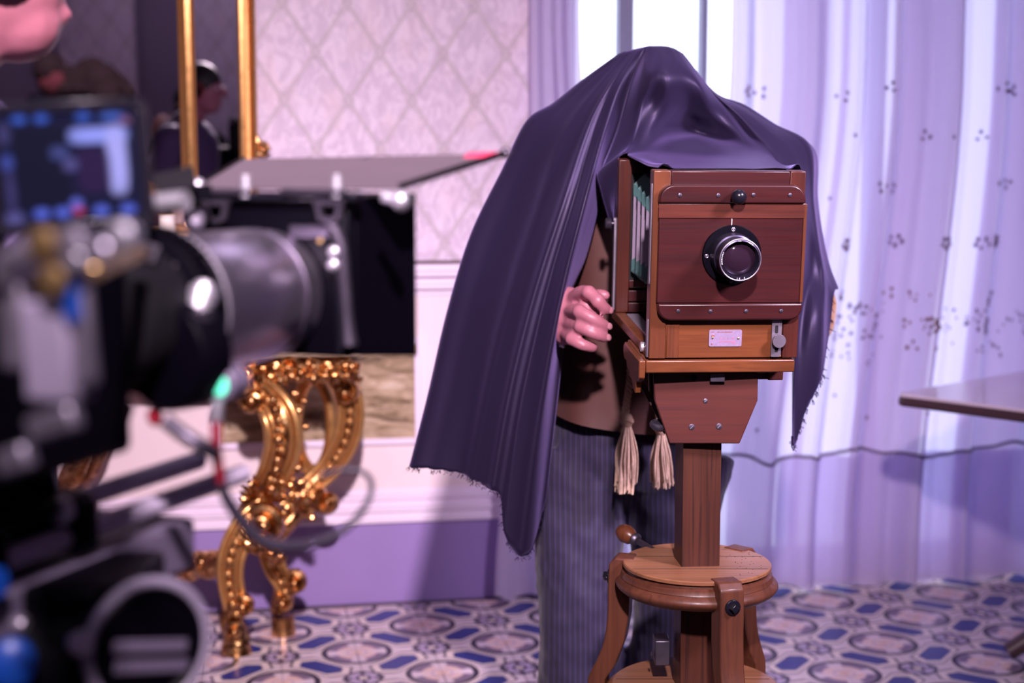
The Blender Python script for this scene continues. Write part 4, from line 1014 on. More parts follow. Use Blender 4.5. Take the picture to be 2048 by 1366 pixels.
# ------------------------------------------------------------------ the focusing cloth
RIBS = [
 ('BK', [(1320,100,3.13),(1320,180,3.28),(1320,260,3.36),(1320,340,3.41),(1320,420,3.43),(1320,500,3.45),(1320,600,3.46),(1320,680,3.46),(1320,750,3.46)]),
 ('BL', [(1250,110,3.13),(1180,190,3.24),(1120,255,3.32),(1075,310,3.35),(1030,420,3.35),(985,550,3.33),(940,680,3.30),(905,820,3.26),(880,925,3.22)]),
 ('A',  [(1240,106,3.09),(1165,160,3.14),(1105,207,3.17),(1052,242,3.17),(1003,340,3.17),(940,470,3.15),(893,625,3.12),(855,790,3.08),(818,935,3.05)]),
 ('A2', [(1249,103,3.090),(1182,163,3.095),(1128,215,3.105),(1082,266,3.105),(1037,368,3.100),(980,500,3.085),(937,648,3.060),(903,802,3.030),(868,940,3.010)]),
 ('B',  [(1258,101,3.080),(1200,165,3.070),(1150,225,3.060),(1110,290,3.050),(1070,395,3.035),(1020,530,3.020),(980,670,3.000),(950,815,2.985),(925,952,2.975)]),
 ('B2', [(1265,99,3.075),(1213,165,3.050),(1170,228,3.030),(1138,295,3.010),(1102,397,2.985),(1058,530,2.965),(1020,665,2.955),(988,812,2.945),(962,970,2.940)]),
 ('C',  [(1272,97,3.07),(1225,165,3.03),(1190,230,3.005),(1165,300,2.975),(1135,400,2.935),(1095,530,2.925),(1060,660,2.92),(1028,810,2.918),(1000,990,2.92)]),
 ('C2', [(1276,96,3.070),(1232,165,3.020),(1200,235,2.995),(1178,305,2.965),(1150,405,2.925),(1110,540,2.915),(1075,680,2.912),(1040,850,2.915),(1010,1078,2.930)]),
 ('D',  [(1282,95,3.06),(1245,165,3.01),(1220,235,2.985),(1199,300,2.955),(1170,410,2.91),(1135,550,2.90),(1105,700,2.90),(1080,880,2.92),(1058,1112,2.95)]),
 ('E',  [(1287,94,3.05),(1256,168,3.02),(1236,250,3.01),(1203,343,3.00),(1196,420,3.02),(1174,510,3.03),(1136,610,3.02),(1120,760,3.00),(1094,990,3.00)]),
 ('F',  [(1291,93,3.05),(1264,168,3.02),(1242,250,3.00),(1204,341,2.965),(1192,352,2.94),(1200,385,2.925),(1210,420,2.925),(1219,450,2.925),(1228,480,2.935)]),
 ('G',  [(1297,92,3.05),(1283,150,2.975),(1268,232,2.965),(1246,300,2.93),(1238,313,2.865),(1236,355,2.868),(1233,400,2.872),(1230,440,2.876),(1227,482,2.89)]),
 ('H',  [(1305,92,3.05),(1300,150,2.945),(1286,215,2.955),(1268,280,2.925),(1256,306,2.885),(1258,313,2.832),(1280,325,2.74),(1296,333,2.64),(1316,337,2.535)]),
 ('H2', [(1313,92,3.05),(1316,148,2.93),(1308,208,2.96),(1297,268,2.935),(1294,298,2.885),(1306,310,2.83),(1320,322,2.73),(1335,332,2.63),(1348,337,2.53)]),
 ('I',  [(1322,92,3.05),(1334,145,2.93),(1336,200,2.945),(1334,258,2.99),(1336,284,2.885),(1350,308,2.82),(1362,322,2.72),(1372,332,2.62),(1385,337,2.53)]),
 ('J',  [(1337,93,3.05),(1362,150,2.945),(1376,208,2.985),(1386,264,3.07),(1390,275,2.90),(1408,311,2.82),(1418,323,2.72),(1430,333,2.62),(1442,337,2.53)]),
 ('J2', [(1344,95,3.055),(1380,155,2.955),(1402,217,2.995),(1412,270,3.06),(1424,282,2.905),(1440,312,2.81),(1450,323,2.71),(1462,333,2.61),(1474,337,2.53)]),
 ('K',  [(1351,97,3.06),(1397,163,2.97),(1425,225,2.99),(1446,276,3.02),(1462,295,2.905),(1474,313,2.8),(1484,324,2.7),(1497,333,2.6),(1507,338,2.53)]),
 ('Lr', [(1362,103,3.07),(1413,173,3.02),(1452,232,3.015),(1484,275,2.975),(1512,300,2.915),(1535,313,2.83),(1550,324,2.72),(1562,334,2.62),(1576,338,2.53)]),
 ('L2', [(1364,105,3.075),(1417,177,3.05),(1462,228,3.05),(1500,272,3.01),(1538,306,2.94),(1566,340,2.90),(1582,360,2.84),(1594,366,2.74),(1604,372,2.64)]),
 ('M1', [(1366,108,3.08),(1421,180,3.045),(1472,224,3.035),(1517,272,2.995),(1562,322,2.945),(1586,440,2.905),(1588,580,2.895),(1586,740,2.895),(1586,883,2.90)]),
 ('M2', [(1370,112,3.09),(1425,184,3.07),(1480,217,3.07),(1535,260,3.03),(1590,312,2.985),(1610,430,2.965),(1621,545,3.00),(1622,645,2.915),(1613,814,2.935)]),
 ('M3', [(1373,116,3.10),(1428,186,3.10),(1486,214,3.11),(1545,252,3.08),(1608,300,3.03),(1622,420,3.03),(1637,540,3.025),(1646,632,2.95),(1645,748,2.955)]),
 ('N',  [(1375,120,3.12),(1430,186,3.13),(1490,211,3.15),(1550,249,3.14),(1622,293,3.09),(1628,400,3.08),(1639,480,3.07),(1653,545,3.06),(1668,592,3.05)]),
 ('N2', [(1360,113,3.13),(1420,200,3.22),(1490,240,3.28),(1560,285,3.31),(1610,320,3.29),(1615,400,3.29),(1622,470,3.28),(1634,540,3.26),(1648,590,3.23)]),
]
dbase = at(1310, 300, 3.06); dbase.z = EYE-.2
drape = thing('focusing_cloth', (dbase.x, dbase.y, at(1240,316,2.9).z), 'large black satin cloth draped over the bent man and the top of the wooden camera', 'cloth')
names = [r[0] for r in RIBS]; SUB = 9; ROW = 10
longs = [cr([at(*p) for p in r[1]], ROW) for r in RIBS]                 # down each rib
nr = len(longs); rows = len(longs[0]); nc = nr*SUB
iE, iF, iG, iH = names.index('E'), names.index('F'), names.index('G'), names.index('H')
cols = []
for i in range(nr):
    a, b, c, d = longs[(i-1) % nr], longs[i], longs[(i+1) % nr], longs[(i+2) % nr]
    for k in range(SUB):
        t = k/SUB; col = []
        for j in range(rows):
            A, B, C_, D = a[j], b[j], c[j], d[j]
            w_ = .5*((2*B)+(C_-A)*t+(2*A-5*B+4*C_-D)*t*t+(3*B-A-3*C_+D)*t**3); l_ = B.lerp(C_, t)
            col.append(l_.lerp(w_, .75))
        cols.append(col)
def ridge(x, c, w_): return math.exp(-((x-c)/w_)**2)
for i, col in enumerate(cols):
    s = i/SUB
    for j in range(rows):
        t = j/(rows-1); p = col[j]; d = 0
        if 2 <= s <= iE+.2:                               # long hanging folds of the left drape
            g = min(1, t*2.2)
            wob = .25*math.sin(t*5+s)
            d += g*(.016*ridge(s, 5.9-.35*t, .20)+.014*ridge(s, 7.6+.3*math.sin(3*t), .22)-.010*ridge(s, 6.8, .45)+.007*ridge(s, 4.3+wob*.6, .25)-.006*ridge(s, 3.3+.6*t, .6))
        if iH <= s <= iH+7 and .10 < t < .60:              # tension wrinkles over the head and frame top
            d += .005*math.sin(s*2.6+t*16)*math.sin(PI*(t-.10)/.5)
        if s > nr-6.4 and s < nr-1 and t > .35:
            d += .007*math.sin(s*2.4+t*7)*min(1, (t-.35)*3)
        nz = noise.noise(Vector((p.x*5, p.z*3, 2)))*.006*min(1, t*3)
        col[j] = p+Vector((0, -(d+nz*.7), 0))
for i, col in enumerate(cols):                            # frayed hem
    s = i/SUB
    if 2 <= s <= iE or s > iH+8: col[-1] = col[-1]+Vector((0, 0, rnd.uniform(-.004, .005)))
m = MB(); vs = [p for col in cols for p in col]; fs = []
for i in range(nc):
    s = i/SUB; i2 = (i+1) % nc
    for j in range(rows-1):
        t = j/ROW
        if iE <= s < iF and t >= 3.0: continue
        if iG <= s < iH and t >= 4.0: continue
        fs.append((i*rows+j, i2*rows+j, i2*rows+j+1, i*rows+j+1))
top = len(vs); c = sum((cols[i][0] for i in range(nc)), Vector())/nc; vs.append(Vector((c.x, c.y, max(cols[i][0].z for i in range(nc))+.001)))
for i in range(nc): fs.append((i*rows, top, ((i+1) % nc)*rows))
m.add(vs, fs); dm = mk('cloth_sheet', m, M['drape'], drape, True, angle=180)
md = dm.modifiers.new('relax', 'SMOOTH'); md.iterations = 2; md.factor = .4
md = dm.modifiers.new('thickness', 'SOLIDIFY'); md.thickness = .0016; md.offset = 0
# frayed threads along the torn right and left hems
m = MB()
def frays(i0, i1, n_, L):
    for k in range(n_):
        i = int(rnd.uniform(i0, i1)*SUB); p = cols[i % nc][-1]; q = p+Vector((rnd.gauss(0,.004), rnd.gauss(0,.002), -rnd.uniform(.3,1)*L)); m.tube([p, (p+q)/2+Vector((rnd.gauss(0,.002), 0, 0)), q], .0007, 4)
frays(2, iE, 120, .010); frays(names.index('M1'), names.index('N'), 90, .012)
e0 = cols[names.index('M1')*SUB][-1]; m.tube([e0+Vector((0,0,.01)), e0+Vector((-.001,0,-.012)), e0+Vector((.003,0,-.022))], [.003,.0016,.0006], 6)
mk('frayed_thread', m, M['drape'], drape, True, kind='stuff')

# ------------------------------------------------------------------ side table at the right edge
T0 = at(1791, 789, 4.2); ta = Vector((.743,.669,0)); tb = Vector((.669,-.743,0))
tc = T0+ta*.46+tb*.46
table = thing('side_table', (tc.x, tc.y, 0), 'pale topped table with a dark brown edge reaching in at the right edge', 'table', M=Matrix.Translation((tc.x, tc.y, 0)) @ Matrix.Rotation(math.atan2(ta.y, ta.x), 4, 'Z'))
hz = T0.z
m = MB(); m.rrect(-.46,.46,-.46,.46,.03,hz-.006,hz+.004,axes='xy'); mk('table_top', m, M['table_top'], table, bevel=.003)
m = MB(); m.rrect(-.462,.462,-.462,.462,.03,hz-.034,hz-.0062,axes='xy'); mk('table_edge', m, M['table_edge'], table, bevel=.008)
m = MB(); m.lathe([(.05,.10),(.06,.14),(.045,.2),(.06,.34),(.045,.45),(.05,hz-.1),(.10,hz-.035)], n=28); mk('pedestal', m, M['table_edge'], table)
for k in range(4):
    a = PI/4+k*PI/2; m = MB(); P = cr([(.03*math.cos(a), .03*math.sin(a), .14), (.17*math.cos(a), .17*math.sin(a), .10), (.29*math.cos(a), .29*math.sin(a), .025)], 6); m.tube(P, taper([.035,.03,.025], len(P)), 10); mk('leg', m, M['table_edge'], table)

# ------------------------------------------------------------------ cinema camera rig in the left foreground
RA = R(21); ro3 = at(600, 555, 1.40)
RG = Matrix.Translation(ro3) @ Matrix.Rotation(-RA, 4, 'Z')      # local y = lens axis, away from us and to the right
RGI = RG.inverted(); EYEP = Vector((0, 0, EYE))
def rp(px, py, yp):
    o = RGI @ EYEP; d = (RGI.to_3x3() @ (at(px, py, 1.0)-EYEP)); t = (yp-o.y)/d.y; return o+d*t
rig = thing('cinema_camera', (0,0,0), 'blurred black cinema camera with big grey lens and matte box in the left foreground', 'camera', M=RG)
def rk(name, m, mat, parent=rig, **kw): return mk(name, m, M[mat], parent, **kw)
def quad_prism(pts, d):
    """slab from four local points, thickened along d"""
    P = [Vector(p) for p in pts]; d = Vector(d); m = MB()
    return m.add(P+[p+d for p in P], [(0,1,2,3),(7,6,5,4),(0,4,5,1),(1,5,6,2),(2,6,7,3),(3,7,4,0)])
# matte box: rear plate, tapered hood, frame rails, brackets
a, b2, c, d = rp(384,400,0), rp(700,398,0), rp(704,716,0), rp(392,716,0)
x0, x1, z1, z0 = a.x, (b2.x+c.x)/2, a.z, c.z
mb_ = rk('matte_box', MB().box(x0, x1, -.004, .012, z0, z1), 'black', bevel=.003)
hd = MB(); g = .012
for q in (((x0,.012,z0),(x1,.012,z0),(x1+g,.125,z0-g),(x0-g,.125,z0-g)), ((x0,.012,z1),(x1,.012,z1),(x1+g,.125,z1+g*.3),(x0-g,.125,z1+g*.3)),
          ((x0,.012,z0),(x0,.012,z1),(x0-g,.125,z1+g*.3),(x0-g,.125,z0-g)), ((x1,.012,z0),(x1,.012,z1),(x1+g,.125,z1+g*.3),(x1+g,.125,z0-g))):
    n_ = (Vector(q[1])-Vector(q[0])).cross(Vector(q[3])-Vector(q[0])).normalized()*.003; hd.v += quad_prism(q, n_).v; k0 = len(hd.v)-8
    hd.f += [tuple(i+k0 for i in f_) for f_ in [(0,1,2,3),(7,6,5,4),(0,4,5,1),(1,5,6,2),(2,6,7,3),(3,7,4,0)]]
rk('hood', hd, 'black', mb_, bevel=.001)
m = MB(); m.box(x1-.012, x1-.002, -.010, -.004, z0+.004, z1-.01); rk('side_rail', m, 'black_gloss', mb_, bevel=.002)
p, q = rp(370,388,-.01), rp(715,392,-.01)
m = MB(); m.box(p.x, q.x, -.014, .004, z1-.001, z1+.009); rk('top_rail', m, 'black_gloss', mb_, bevel=.003)
for px0, px1 in ((395, 500), (560, 690)):
    p, q = rp(px0, 383, -.018), rp(px1, 383, -.018); rk('rail_strip', MB().box(p.x, q.x, -.0185, -.0145, p.z-.0025, p.z+.0025), 'dark_steel', mb_, bevel=.001)
for px in (433, 660):
    p = rp(px, 405, -.014); t_ = rp(px, 440, -.014); w_ = .013
    m = MB()
    for s in (-1, 1): m.bar((p.x+s*w_, -.016, p.z), (p.x+s*w_*.65, -.016, t_.z), .005, .005, (0,1,0))
    m.bar((p.x-w_-.003, -.016, p.z), (p.x+w_+.003, -.016, p.z), .005, .005, (0,1,0)); m.bar((p.x-w_*.5, -.016, t_.z), (p.x+w_*.5, -.016, t_.z), .005, .005, (0,1,0)); rk('clip_bracket', m, 'dark_steel', mb_)
for px, r in ((494, .0055), (676, .0055)):
    p = rp(px, 374, -.01); m = MB(); m.cyl((p.x, -.012, p.z-.010), (p.x, -.012, p.z+.012), r, r*.9, 16); rk('hinge_pin', m, 'silver', mb_)
p = rp(800, 402, -.006); m = MB(); m.sph((p.x+.002, -.008, p.z), (.009,.009,.010), 16, 10); m.cyl((p.x, -.008, p.z), (p.x-.016, -.008, p.z+.004), .006); rk('corner_knob', m, 'silver', mb_)
p = rp(620, 463, -.006); rk('tab', MB().box(p.x-.022, p.x+.022, -.008, -.004, p.z-.006, p.z+.006), 'dark_steel', mb_, bevel=.001)
# filter latch arm with two bright screws
P = [rp(660,440,-.012), rp(683,490,-.012), rp(690,560,-.012), rp(695,640,-.012), rp(700,690,-.012)]
m = MB(); m.tube(cr(P, 4), taper([.006,.0055,.0055,.006,.008], 17), 8); rk('latch_arm', m, 'dark_steel', mb_)
for px, py in ((667, 504), (666, 530)):
    p = rp(px, py, -.016); rk('latch_screw', MB().sph(p, (.006,.004,.006), 14, 8), 'silver', mb_)
p = rp(640, 482, -.006); rk('screw', MB().sph(p, (.003,.002,.003), 10, 6), 'brass', mb_)
# french flag with strut and red mark
fa_, fb_, fc_, fd_ = rp(392,374,.02), rp(800,374,.02), rp(1012,306,.20), rp(485,318,.20)
fl_ = rk('top_flag', quad_prism([fa_, fb_, fc_, fd_], (0,.001,-.003)), 'flag', bevel=.0006)
e0, e1 = rp(850,360,.062), rp(1014,307,.201)
m = MB(); m.bar(fb_, fc_, .004, .006); rk('flag_border', m, 'black', fl_)
m = MB(); m.bar(fa_, fd_, .004, .005); rk('flag_border', m, 'black', fl_)
m = MB(); m.bar(rp(575,380,.016), rp(742,316,.198), .006, .004); rk('flag_strut', m, 'dark_steel', fl_, bevel=.001)
r_a, r_b, r_c, r_d = [rp(px, py, yp) for px, py, yp in ((922,320,.172), (985,313,.180), (1002,306.5,.200), (940,308,.200))]
rk('red_mark', quad_prism([v+Vector((0,-.0006,.0008)) for v in (r_a, r_b, r_c, r_d)], (0,0,.0008)), 'red_plastic', fl_)
m = MB(); m.sph(fc_, (.006,.006,.006), 12, 8); rk('flag_corner', m, 'dark_steel', fl_)
# lens barrel
ax = rp(520, 588, -.02); ax0 = Vector((ax.x, -.175, ax.z)); LRD = .0645
m = MB(); m.lathe([(LRD*.98,0),(LRD,.003),(LRD,.128),(LRD*.97,.132),(LRD*.97,.168)], ax0, (0,1,0), 56); lensb = rk('lens_barrel', m, 'barrel')
m = MB()
for k in range(64):
    a = 2*PI*k/64; 
    c = ax0+Vector((LRD*1.10*math.cos(a), -.030, LRD*1.10*math.sin(a))); t_ = Vector((-math.sin(a), 0, math.cos(a)))
    m.bar(c-Vector((0,.012,0)), c+Vector((0,.012,0)), .003, .004, (math.cos(a), 0, math.sin(a)))
m.lathe([(LRD*.7,-.048),(LRD*1.02,-.046),(LRD*1.08,-.044),(LRD*1.08,-.014),(LRD*1.03,-.004),(LRD*.98,0)], ax0, (0,1,0), 56); rk('focus_gear', m, 'black', lensb)
m = MB(); m.lathe([(LRD*.75,-.10),(LRD*.9,-.098),(LRD*.9,-.048),(LRD*.75,-.046)], ax0, (0,1,0), 48); rk('lens_mount', m, 'black_rubber', lensb)
m = MB(); m.tube([ax0+Vector((LRD*1.085*math.cos(t), -.012, LRD*1.085*math.sin(t))) for t in [2*PI*k/56 for k in range(56)]], .0022, 8, closed=True); rk('barrel_ring', m, 'steel', lensb)
m = MB(); m.tube([ax0+Vector((LRD*.985*math.cos(t), .138, LRD*.985*math.sin(t))) for t in [2*PI*k/56 for k in range(56)]], .0018, 6, closed=True); rk('front_ring', m, 'dark_steel', lensb)
p = rp(572, 612, -.03); m = MB(); m.sph(p, (.004,.004,.003), 10, 6); rk('red_index', m, 'red_plastic', lensb)
# follow focus motor: black disc, silver clamps, connectors
mc = rp(370, 705, -.215); m = MB(); m.lathe([(.020,-.03),(.044,-.028),(.047,-.024),(.047,.006),(.040,.012),(.010,.014)], mc, (.15,1,.0), 40); mot = rk('focus_motor', m, 'black')
for px, py, yp, sx, sy, sz, mat in ((268,600,-.24,.013,.010,.016,'silver'), (300,608,-.235,.014,.010,.018,'silver'), (402,600,-.215,.0125,.010,.016,'silver'), (345,560,-.22,.006,.008,.020,'steel'),
                                    (238,740,-.24,.012,.010,.012,'dark_steel'), (277,720,-.24,.008,.008,.008,'dark_steel'), (245,825,-.24,.008,.008,.010,'dark_steel')):
    p = rp(px, py, yp); m = MB(); m.lathe([(sx*.6,-sz),(sx,-sz*.8),(sx,sz*.6),(sx*.7,sz)], p, (.2,.3,1), 20); rk('clamp_knob', m, mat, mot)
m = MB(); m.tube(cr([rp(295,490,-.25), rp(287,520,-.25), rp(276,548,-.25)], 4), taper([.010,.009,.008], 9), 12); rk('cable_plug', m, 'silver', mot)
m = MB(); m.tube(cr([rp(278,545,-.252), rp(270,570,-.252), rp(262,592,-.252)], 4), taper([.0085,.0085,.007], 9), 12); rk('plug_boot', m, 'blue_plastic', mot)
m = MB(); m.cyl(rp(398,642,-.23), rp(400,708,-.23), .0095, .0085, 18); rk('red_sleeve', m, 'red_plastic', mot)
m = MB(); m.cyl(rp(400,708,-.23), rp(402,735,-.23), .0125, .012, 18); m.cyl(rp(396,620,-.23), rp(398,642,-.23), .012, .011, 18); rk('connector', m, 'dark_steel', mot)
p = rp(447, 768, -.215); m = MB(); m.lathe([(.012,-.006),(.014,-.004),(.014,.02),(.010,.022)], p, (0,1,0), 24); lh = rk('lamp_housing', m, 'grey_paint', mot)
m = MB(); m.sph(p+Vector((0,-.006,0)), (.0078,.003,.0092), 18, 10); rk('status_lamp', m, 'led', lh)
for px, py in ((310, 832),): 
    p = rp(px, py, -.23); m = MB(); m.sph(p, (.007,.006,.009), 12, 8); rk('red_button', m, 'red_cable', mot)
# camera body with handles, posts, side details
bx = [rp(px, py, -.285) for px, py in ((-160,494), (250,494), (250,905), (-160,905))]
bod = rk('camera_body', MB().box(bx[0].x, bx[1].x, -.52, -.28, bx[2].z, bx[1].z), 'black', bevel=.008)
m = MB(); p, q = rp(262,520,-.28), rp(300,860,-.28); m.lathe([(.055,0),(.058,.01),(.058,.035),(.045,.045),(.045,.06)], (ax0.x, -.282, ax0.z-.005), (0,1,0), 40); rk('mount_collar', m, 'black_rubber', bod)
def post(px0, py0, px1, py1, yp, wd, mat, name):
    m = MB(); m.bar(rp(px0,py0,yp), rp(px1,py1,yp), wd, wd*.7, (0,1,0)); return rk(name, m, mat, bod, bevel=.003)
post(152,470,178,770,-.545,.012,'steel','upright_post'); post(28,540,38,740,-.545,.018,'steel','upright_post'); post(110,600,120,800,-.540,.034,'dial_grey','side_panel')
post(62,860,155,830,-.545,.016,'steel','lower_bar'); post(0,930,62,908,-.545,.016,'steel','lower_bar')
m = MB(); m.tube(cr([rp(15,570,-.55), rp(20,535,-.55), rp(55,512,-.55), rp(100,500,-.55), rp(118,485,-.55)], 5), taper([.008,.010,.011,.010,.008], 21), 12); rk('handle', m, 'steel', bod)
for px, py, r, mat in ((155,517,.0075,'silver'), (150,490,.010,'steel'), (246,474,.009,'silver'), (208,502,.007,'steel'), (110,565,.010,'brass'), (90,490,.010,'skin_dim')):
    p = rp(px, py, -.556); m = MB(); m.lathe([(r*.7,-.006),(r,-.004),(r,.004),(r*.8,.008)], p, (0,1,0), 18); rk('stud', m, mat if mat != 'skin_dim' else 'brass', bod)
p = rp(145, 590, -.55); rk('blue_stop', MB().box(p.x-.005, p.x+.005, p.y-.004, p.y+.004, p.z-.016, p.z+.016), 'blue_plastic', bod, bevel=.002)
m = MB(); m.bar(rp(180,545,-.50), rp(280,505,-.30), .012, .010); rk('top_arm', m, 'brass', bod, bevel=.002)
m = MB(); m.cyl(rp(312,408,-.2), rp(372,402,-.2), .009, .009, 16); rk('arm_tube', m, 'silver', bod)
for px, py, r in ((372,392,.007),(368,372,.006),(396,372,.007),(390,440,.010),(330,372,.008)):
    p = rp(px, py, -.05); rk('arm_knob', MB().sph(p, (r, r, r*1.1), 14, 9), 'silver' if r < .009 else 'steel', bod)
m = MB(); m.bar(rp(330,385,-.08), rp(420,385,-.05), .020, .016); m.bar(rp(388,420,-.05), rp(390,470,-.05), .012, .010, (0,1,0)); rk('arm_clamp', m, 'black', bod, bevel=.002)
m = MB(); m.bar(rp(310,370,-.1), rp(390,352,-.08), .02, .02);  rk('cable_cluster', m, 'black_rubber', bod)
# support rods, rod clamps, base plate
def rodpt(px, py): 
    o = RGI @ EYEP; d = (RGI.to_3x3() @ (at(px, py, 1.0)-EYEP)); return o, d
xr, zr = rp(490, 945, .0).x, rp(490, 945, .0).z
rods = []
for dx, dz in ((0, 0), (-.052, .010)):
    m = MB(); m.cyl((xr+dx, -.62, zr+dz), (xr+dx, -.005, zr+dz), .0095, .0095, 20); rods.append(rk('support_rod', m, 'rod_glare'))
for yp, h_ in ((-.27, .03), (-.38, .03), (-.48, .028)):
    m = MB(); m.box(xr-.075, xr+.016, yp-.014, yp+.014, zr-.016, zr+h_); rk('rod_clamp', m, 'black', bevel=.004)
    m = MB(); m.lathe([(.009,0),(.011,.002),(.011,.010),(.007,.013)], (xr+.004, yp-.014, zr+.024), (0,-1,0), 18); rk('clamp_screw', m, 'silver')
m = MB(); m.cyl((xr+.018, -.40, zr-.004), (xr+.032, -.40, zr-.004), .014, .012, 20); rk('blue_knob', m, 'blue_plastic')
m = MB(); m.box(xr-.13, xr+.014, -.62, -.11, zr-.070, zr-.020); bp = rk('base_plate', m, 'grey_paint', bevel=.006)
m = MB(); m.box(xr-.10, xr-.01, -.60, -.16, zr-.105, zr-.070); rk('dovetail', m, 'black', bp, bevel=.004)
for yp, dz, r in ((-.24, -.040, .008), (-.27, -.055, .006), (-.36, -.05, .008), (-.45, -.055, .007)):
    m = MB(); m.lathe([(r,0),(r,.006),(r*.7,.009)], (xr+.014, yp, zr+dz), (1,0,0), 16); rk('plate_screw', m, 'steel', bp)
m = MB(); m.bar((xr-.03, -.27, zr+.03), (xr-.03, -.30, ax0.z-.04), .022, .018); m.box(xr-.05, xr+.005, -.38, -.25, zr+.022, zr+.034); rk('motor_bracket', m, 'black', bevel=.003)
m = MB(); m.box(xr-.16, xr-.02, -.60, -.30, zr+.015, bx[2].z); rk('riser_block', m, 'black', bevel=.006)
# fluid head under the camera with its round drag dial
hc = at(292, 1290, 1.08)
head_ = thing('fluid_head', (hc.x-.1, hc.y, hc.z-.08), 'dark tripod head with a large round grey dial at the bottom left', 'tripod head')
def hk(name, m, mat, parent=head_, **kw): return mk(name, m, M[mat], parent, True, **kw)
dn = Vector((.66,-.75,.05)).normalized()
m = MB(); m.lathe([(.030,-.03),(.050,-.028),(.050,.004),(.044,.008),(.040,.004),(.006,.004)], hc, dn, 48); dial = hk('drag_dial', m, 'black')
u_ = dn.cross(Vector((0,0,1))).normalized(); w3 = u_.cross(dn)
m = MB(); m.tube([hc+dn*.004+(u_*math.cos(t)+w3*math.sin(t))*.0500 for t in [2*PI*k/64 for k in range(64)]], .0048, 10, closed=True); hk('dial_rim', m, 'dial_grey', dial)
for a, c in ((-.006, .05), (-.022, .035)):
    m = MB(); m.bar(hc+dn*.006+w3*a-u_*.032, hc+dn*.006+w3*(a+.012)+u_*.030, .010, .003, tuple(dn)); hk('dial_bar', m, 'grey_paint', dial, bevel=.001)
hb_ = at(110, 1300, 1.12)
m = MB(); m.cyl(hb_+Vector((-.14,0,-.02)), hb_+Vector((.07,.02,-.01)), .072, .066, 32); hk('head_barrel', m, 'black', bevel=.004)
m = MB(); m.box(hb_.x-.14, hb_.x+.07, hb_.y-.03, hb_.y+.09, hb_.z+.03, hb_.z+.060); hk('head_plate', m, 'black', bevel=.006)
p = at(162, 1285, 1.03); m = MB(); m.lathe([(.009,0),(.010,.003),(.008,.006)], p, (.3,-1,.1), 18); hk('head_screw', m, 'steel')
p = at(22, 1325, 1.02); m = MB(); m.lathe([(.016,-.02),(.018,-.016),(.018,.008),(.012,.012)], p, (.3,-1,.2), 22); hk('blue_knob', m, 'blue_plastic')
m = MB(); m.lathe([(.075,-.1),(.08,-.085),(.08,-.06),(.06,-.05)], hb_+Vector((-.03,.03,0)), (0,0,1), 32); hk('bowl_clamp', m, 'black')
tl = hb_+Vector((-.03,.03,-.10)); ends = []
for a in (100, 220, 340):
    e = Vector((tl.x+.42*math.cos(R(a)), tl.y+.42*math.sin(R(a)), .03)); m = MB(); m.cyl(tl+Vector((.05*math.cos(R(a)), .05*math.sin(R(a)), 0)), e, .022, .016, 14); m.sph((e.x, e.y, .02), (.03,.03,.02), 12, 8); hk('tripod_leg', m, 'black')
# loose cable looping off the motor
m = MB(); P = cr([at(436,800,1.17), at(432,860,1.17), at(437,935,1.18), at(448,985,1.19), at(475,1030,1.20), at(515,1075,1.21), at(560,1092,1.22), at(620,1088,1.24), at(690,1058,1.26), at(732,1010,1.27), at(743,970,1.28), at(728,946,1.29), at(690,940,1.29), at(640,952,1.28)], 8)
cable = thing('camera_cable', P[0], 'thin grey cable with red sleeve looping in front of the gilt table leg', 'cable')
n1 = 20
m.tube(P[n1:], taper([.0042,.0060,.0058,.0038,.0030,.0026,.0024], len(P)-n1), 10); mk('cable_loop', m, M['grey_cable'], cable, True)
m = MB(); m.tube(P[6:n1+1], .0044, 10); mk('red_sleeve', m, M['red_cable'], cable, True)
m = MB(); m.tube(P[:7], .0050, 10); mk('white_sleeve', m, M['silver'], cable, True)
m = MB(); m.tube(cr([at(330,840,1.16), at(365,868,1.16), at(400,890,1.16), at(430,905,1.17)], 6), .0065, 10); mk('branch_plug', m, M['dark_steel'], cable, True)

# ------------------------------------------------------------------ field monitor
MY = 1.10
A_, B_, C_c, D_ = at(-70,208,MY), at(308,192,MY+.03), at(305,447,MY+.03), at(-62,476,MY)
ex = (B_-A_); W_ = ex.length; ex.normalize(); ez = ((A_-D_)+(B_-C_c)); ez = (ez-ex*ez.dot(ex)).normalized(); ey = ez.cross(ex); Hh = ((A_-D_).length+(B_-C_c).length)/2
MM = Matrix(((ex.x,ey.x,ez.x,D_.x),(ex.y,ey.y,ez.y,D_.y),(ex.z,ey.z,ez.z,D_.z),(0,0,0,1)))
mon = thing('field_monitor', D_, 'blurred black field monitor with a lit blue picture at the upper left', 'monitor', M=MM)
casing = mk('monitor_case', MB().rrect(0, W_, 0, Hh, .006, .001, .024), M['black'], mon, bevel=.002)
bz = MB(); t_ = .0085; x_s0, x_s1, z_s0, z_s1 = .028, W_-t_, .0085, Hh-.0085
for q in ((0, W_, 0, z_s0), (0, W_, z_s1, Hh), (0, x_s0, z_s0, z_s1), (x_s1, W_, z_s0, z_s1)): bz.box(q[0], q[1], -.004, .0008, q[2], q[3])
mk('bezel', bz, M['black_gloss'], mon, bevel=.0008)
NXs, NZs = 96, 72
scr = MB(); scr.grid(lambda s, t: Vector((x_s0+(x_s1-x_s0)*s, .0004, z_s0+(z_s1-z_s0)*t)), NXs, NZs)
so = mk('screen', scr, M['screen'], mon, flat=True)
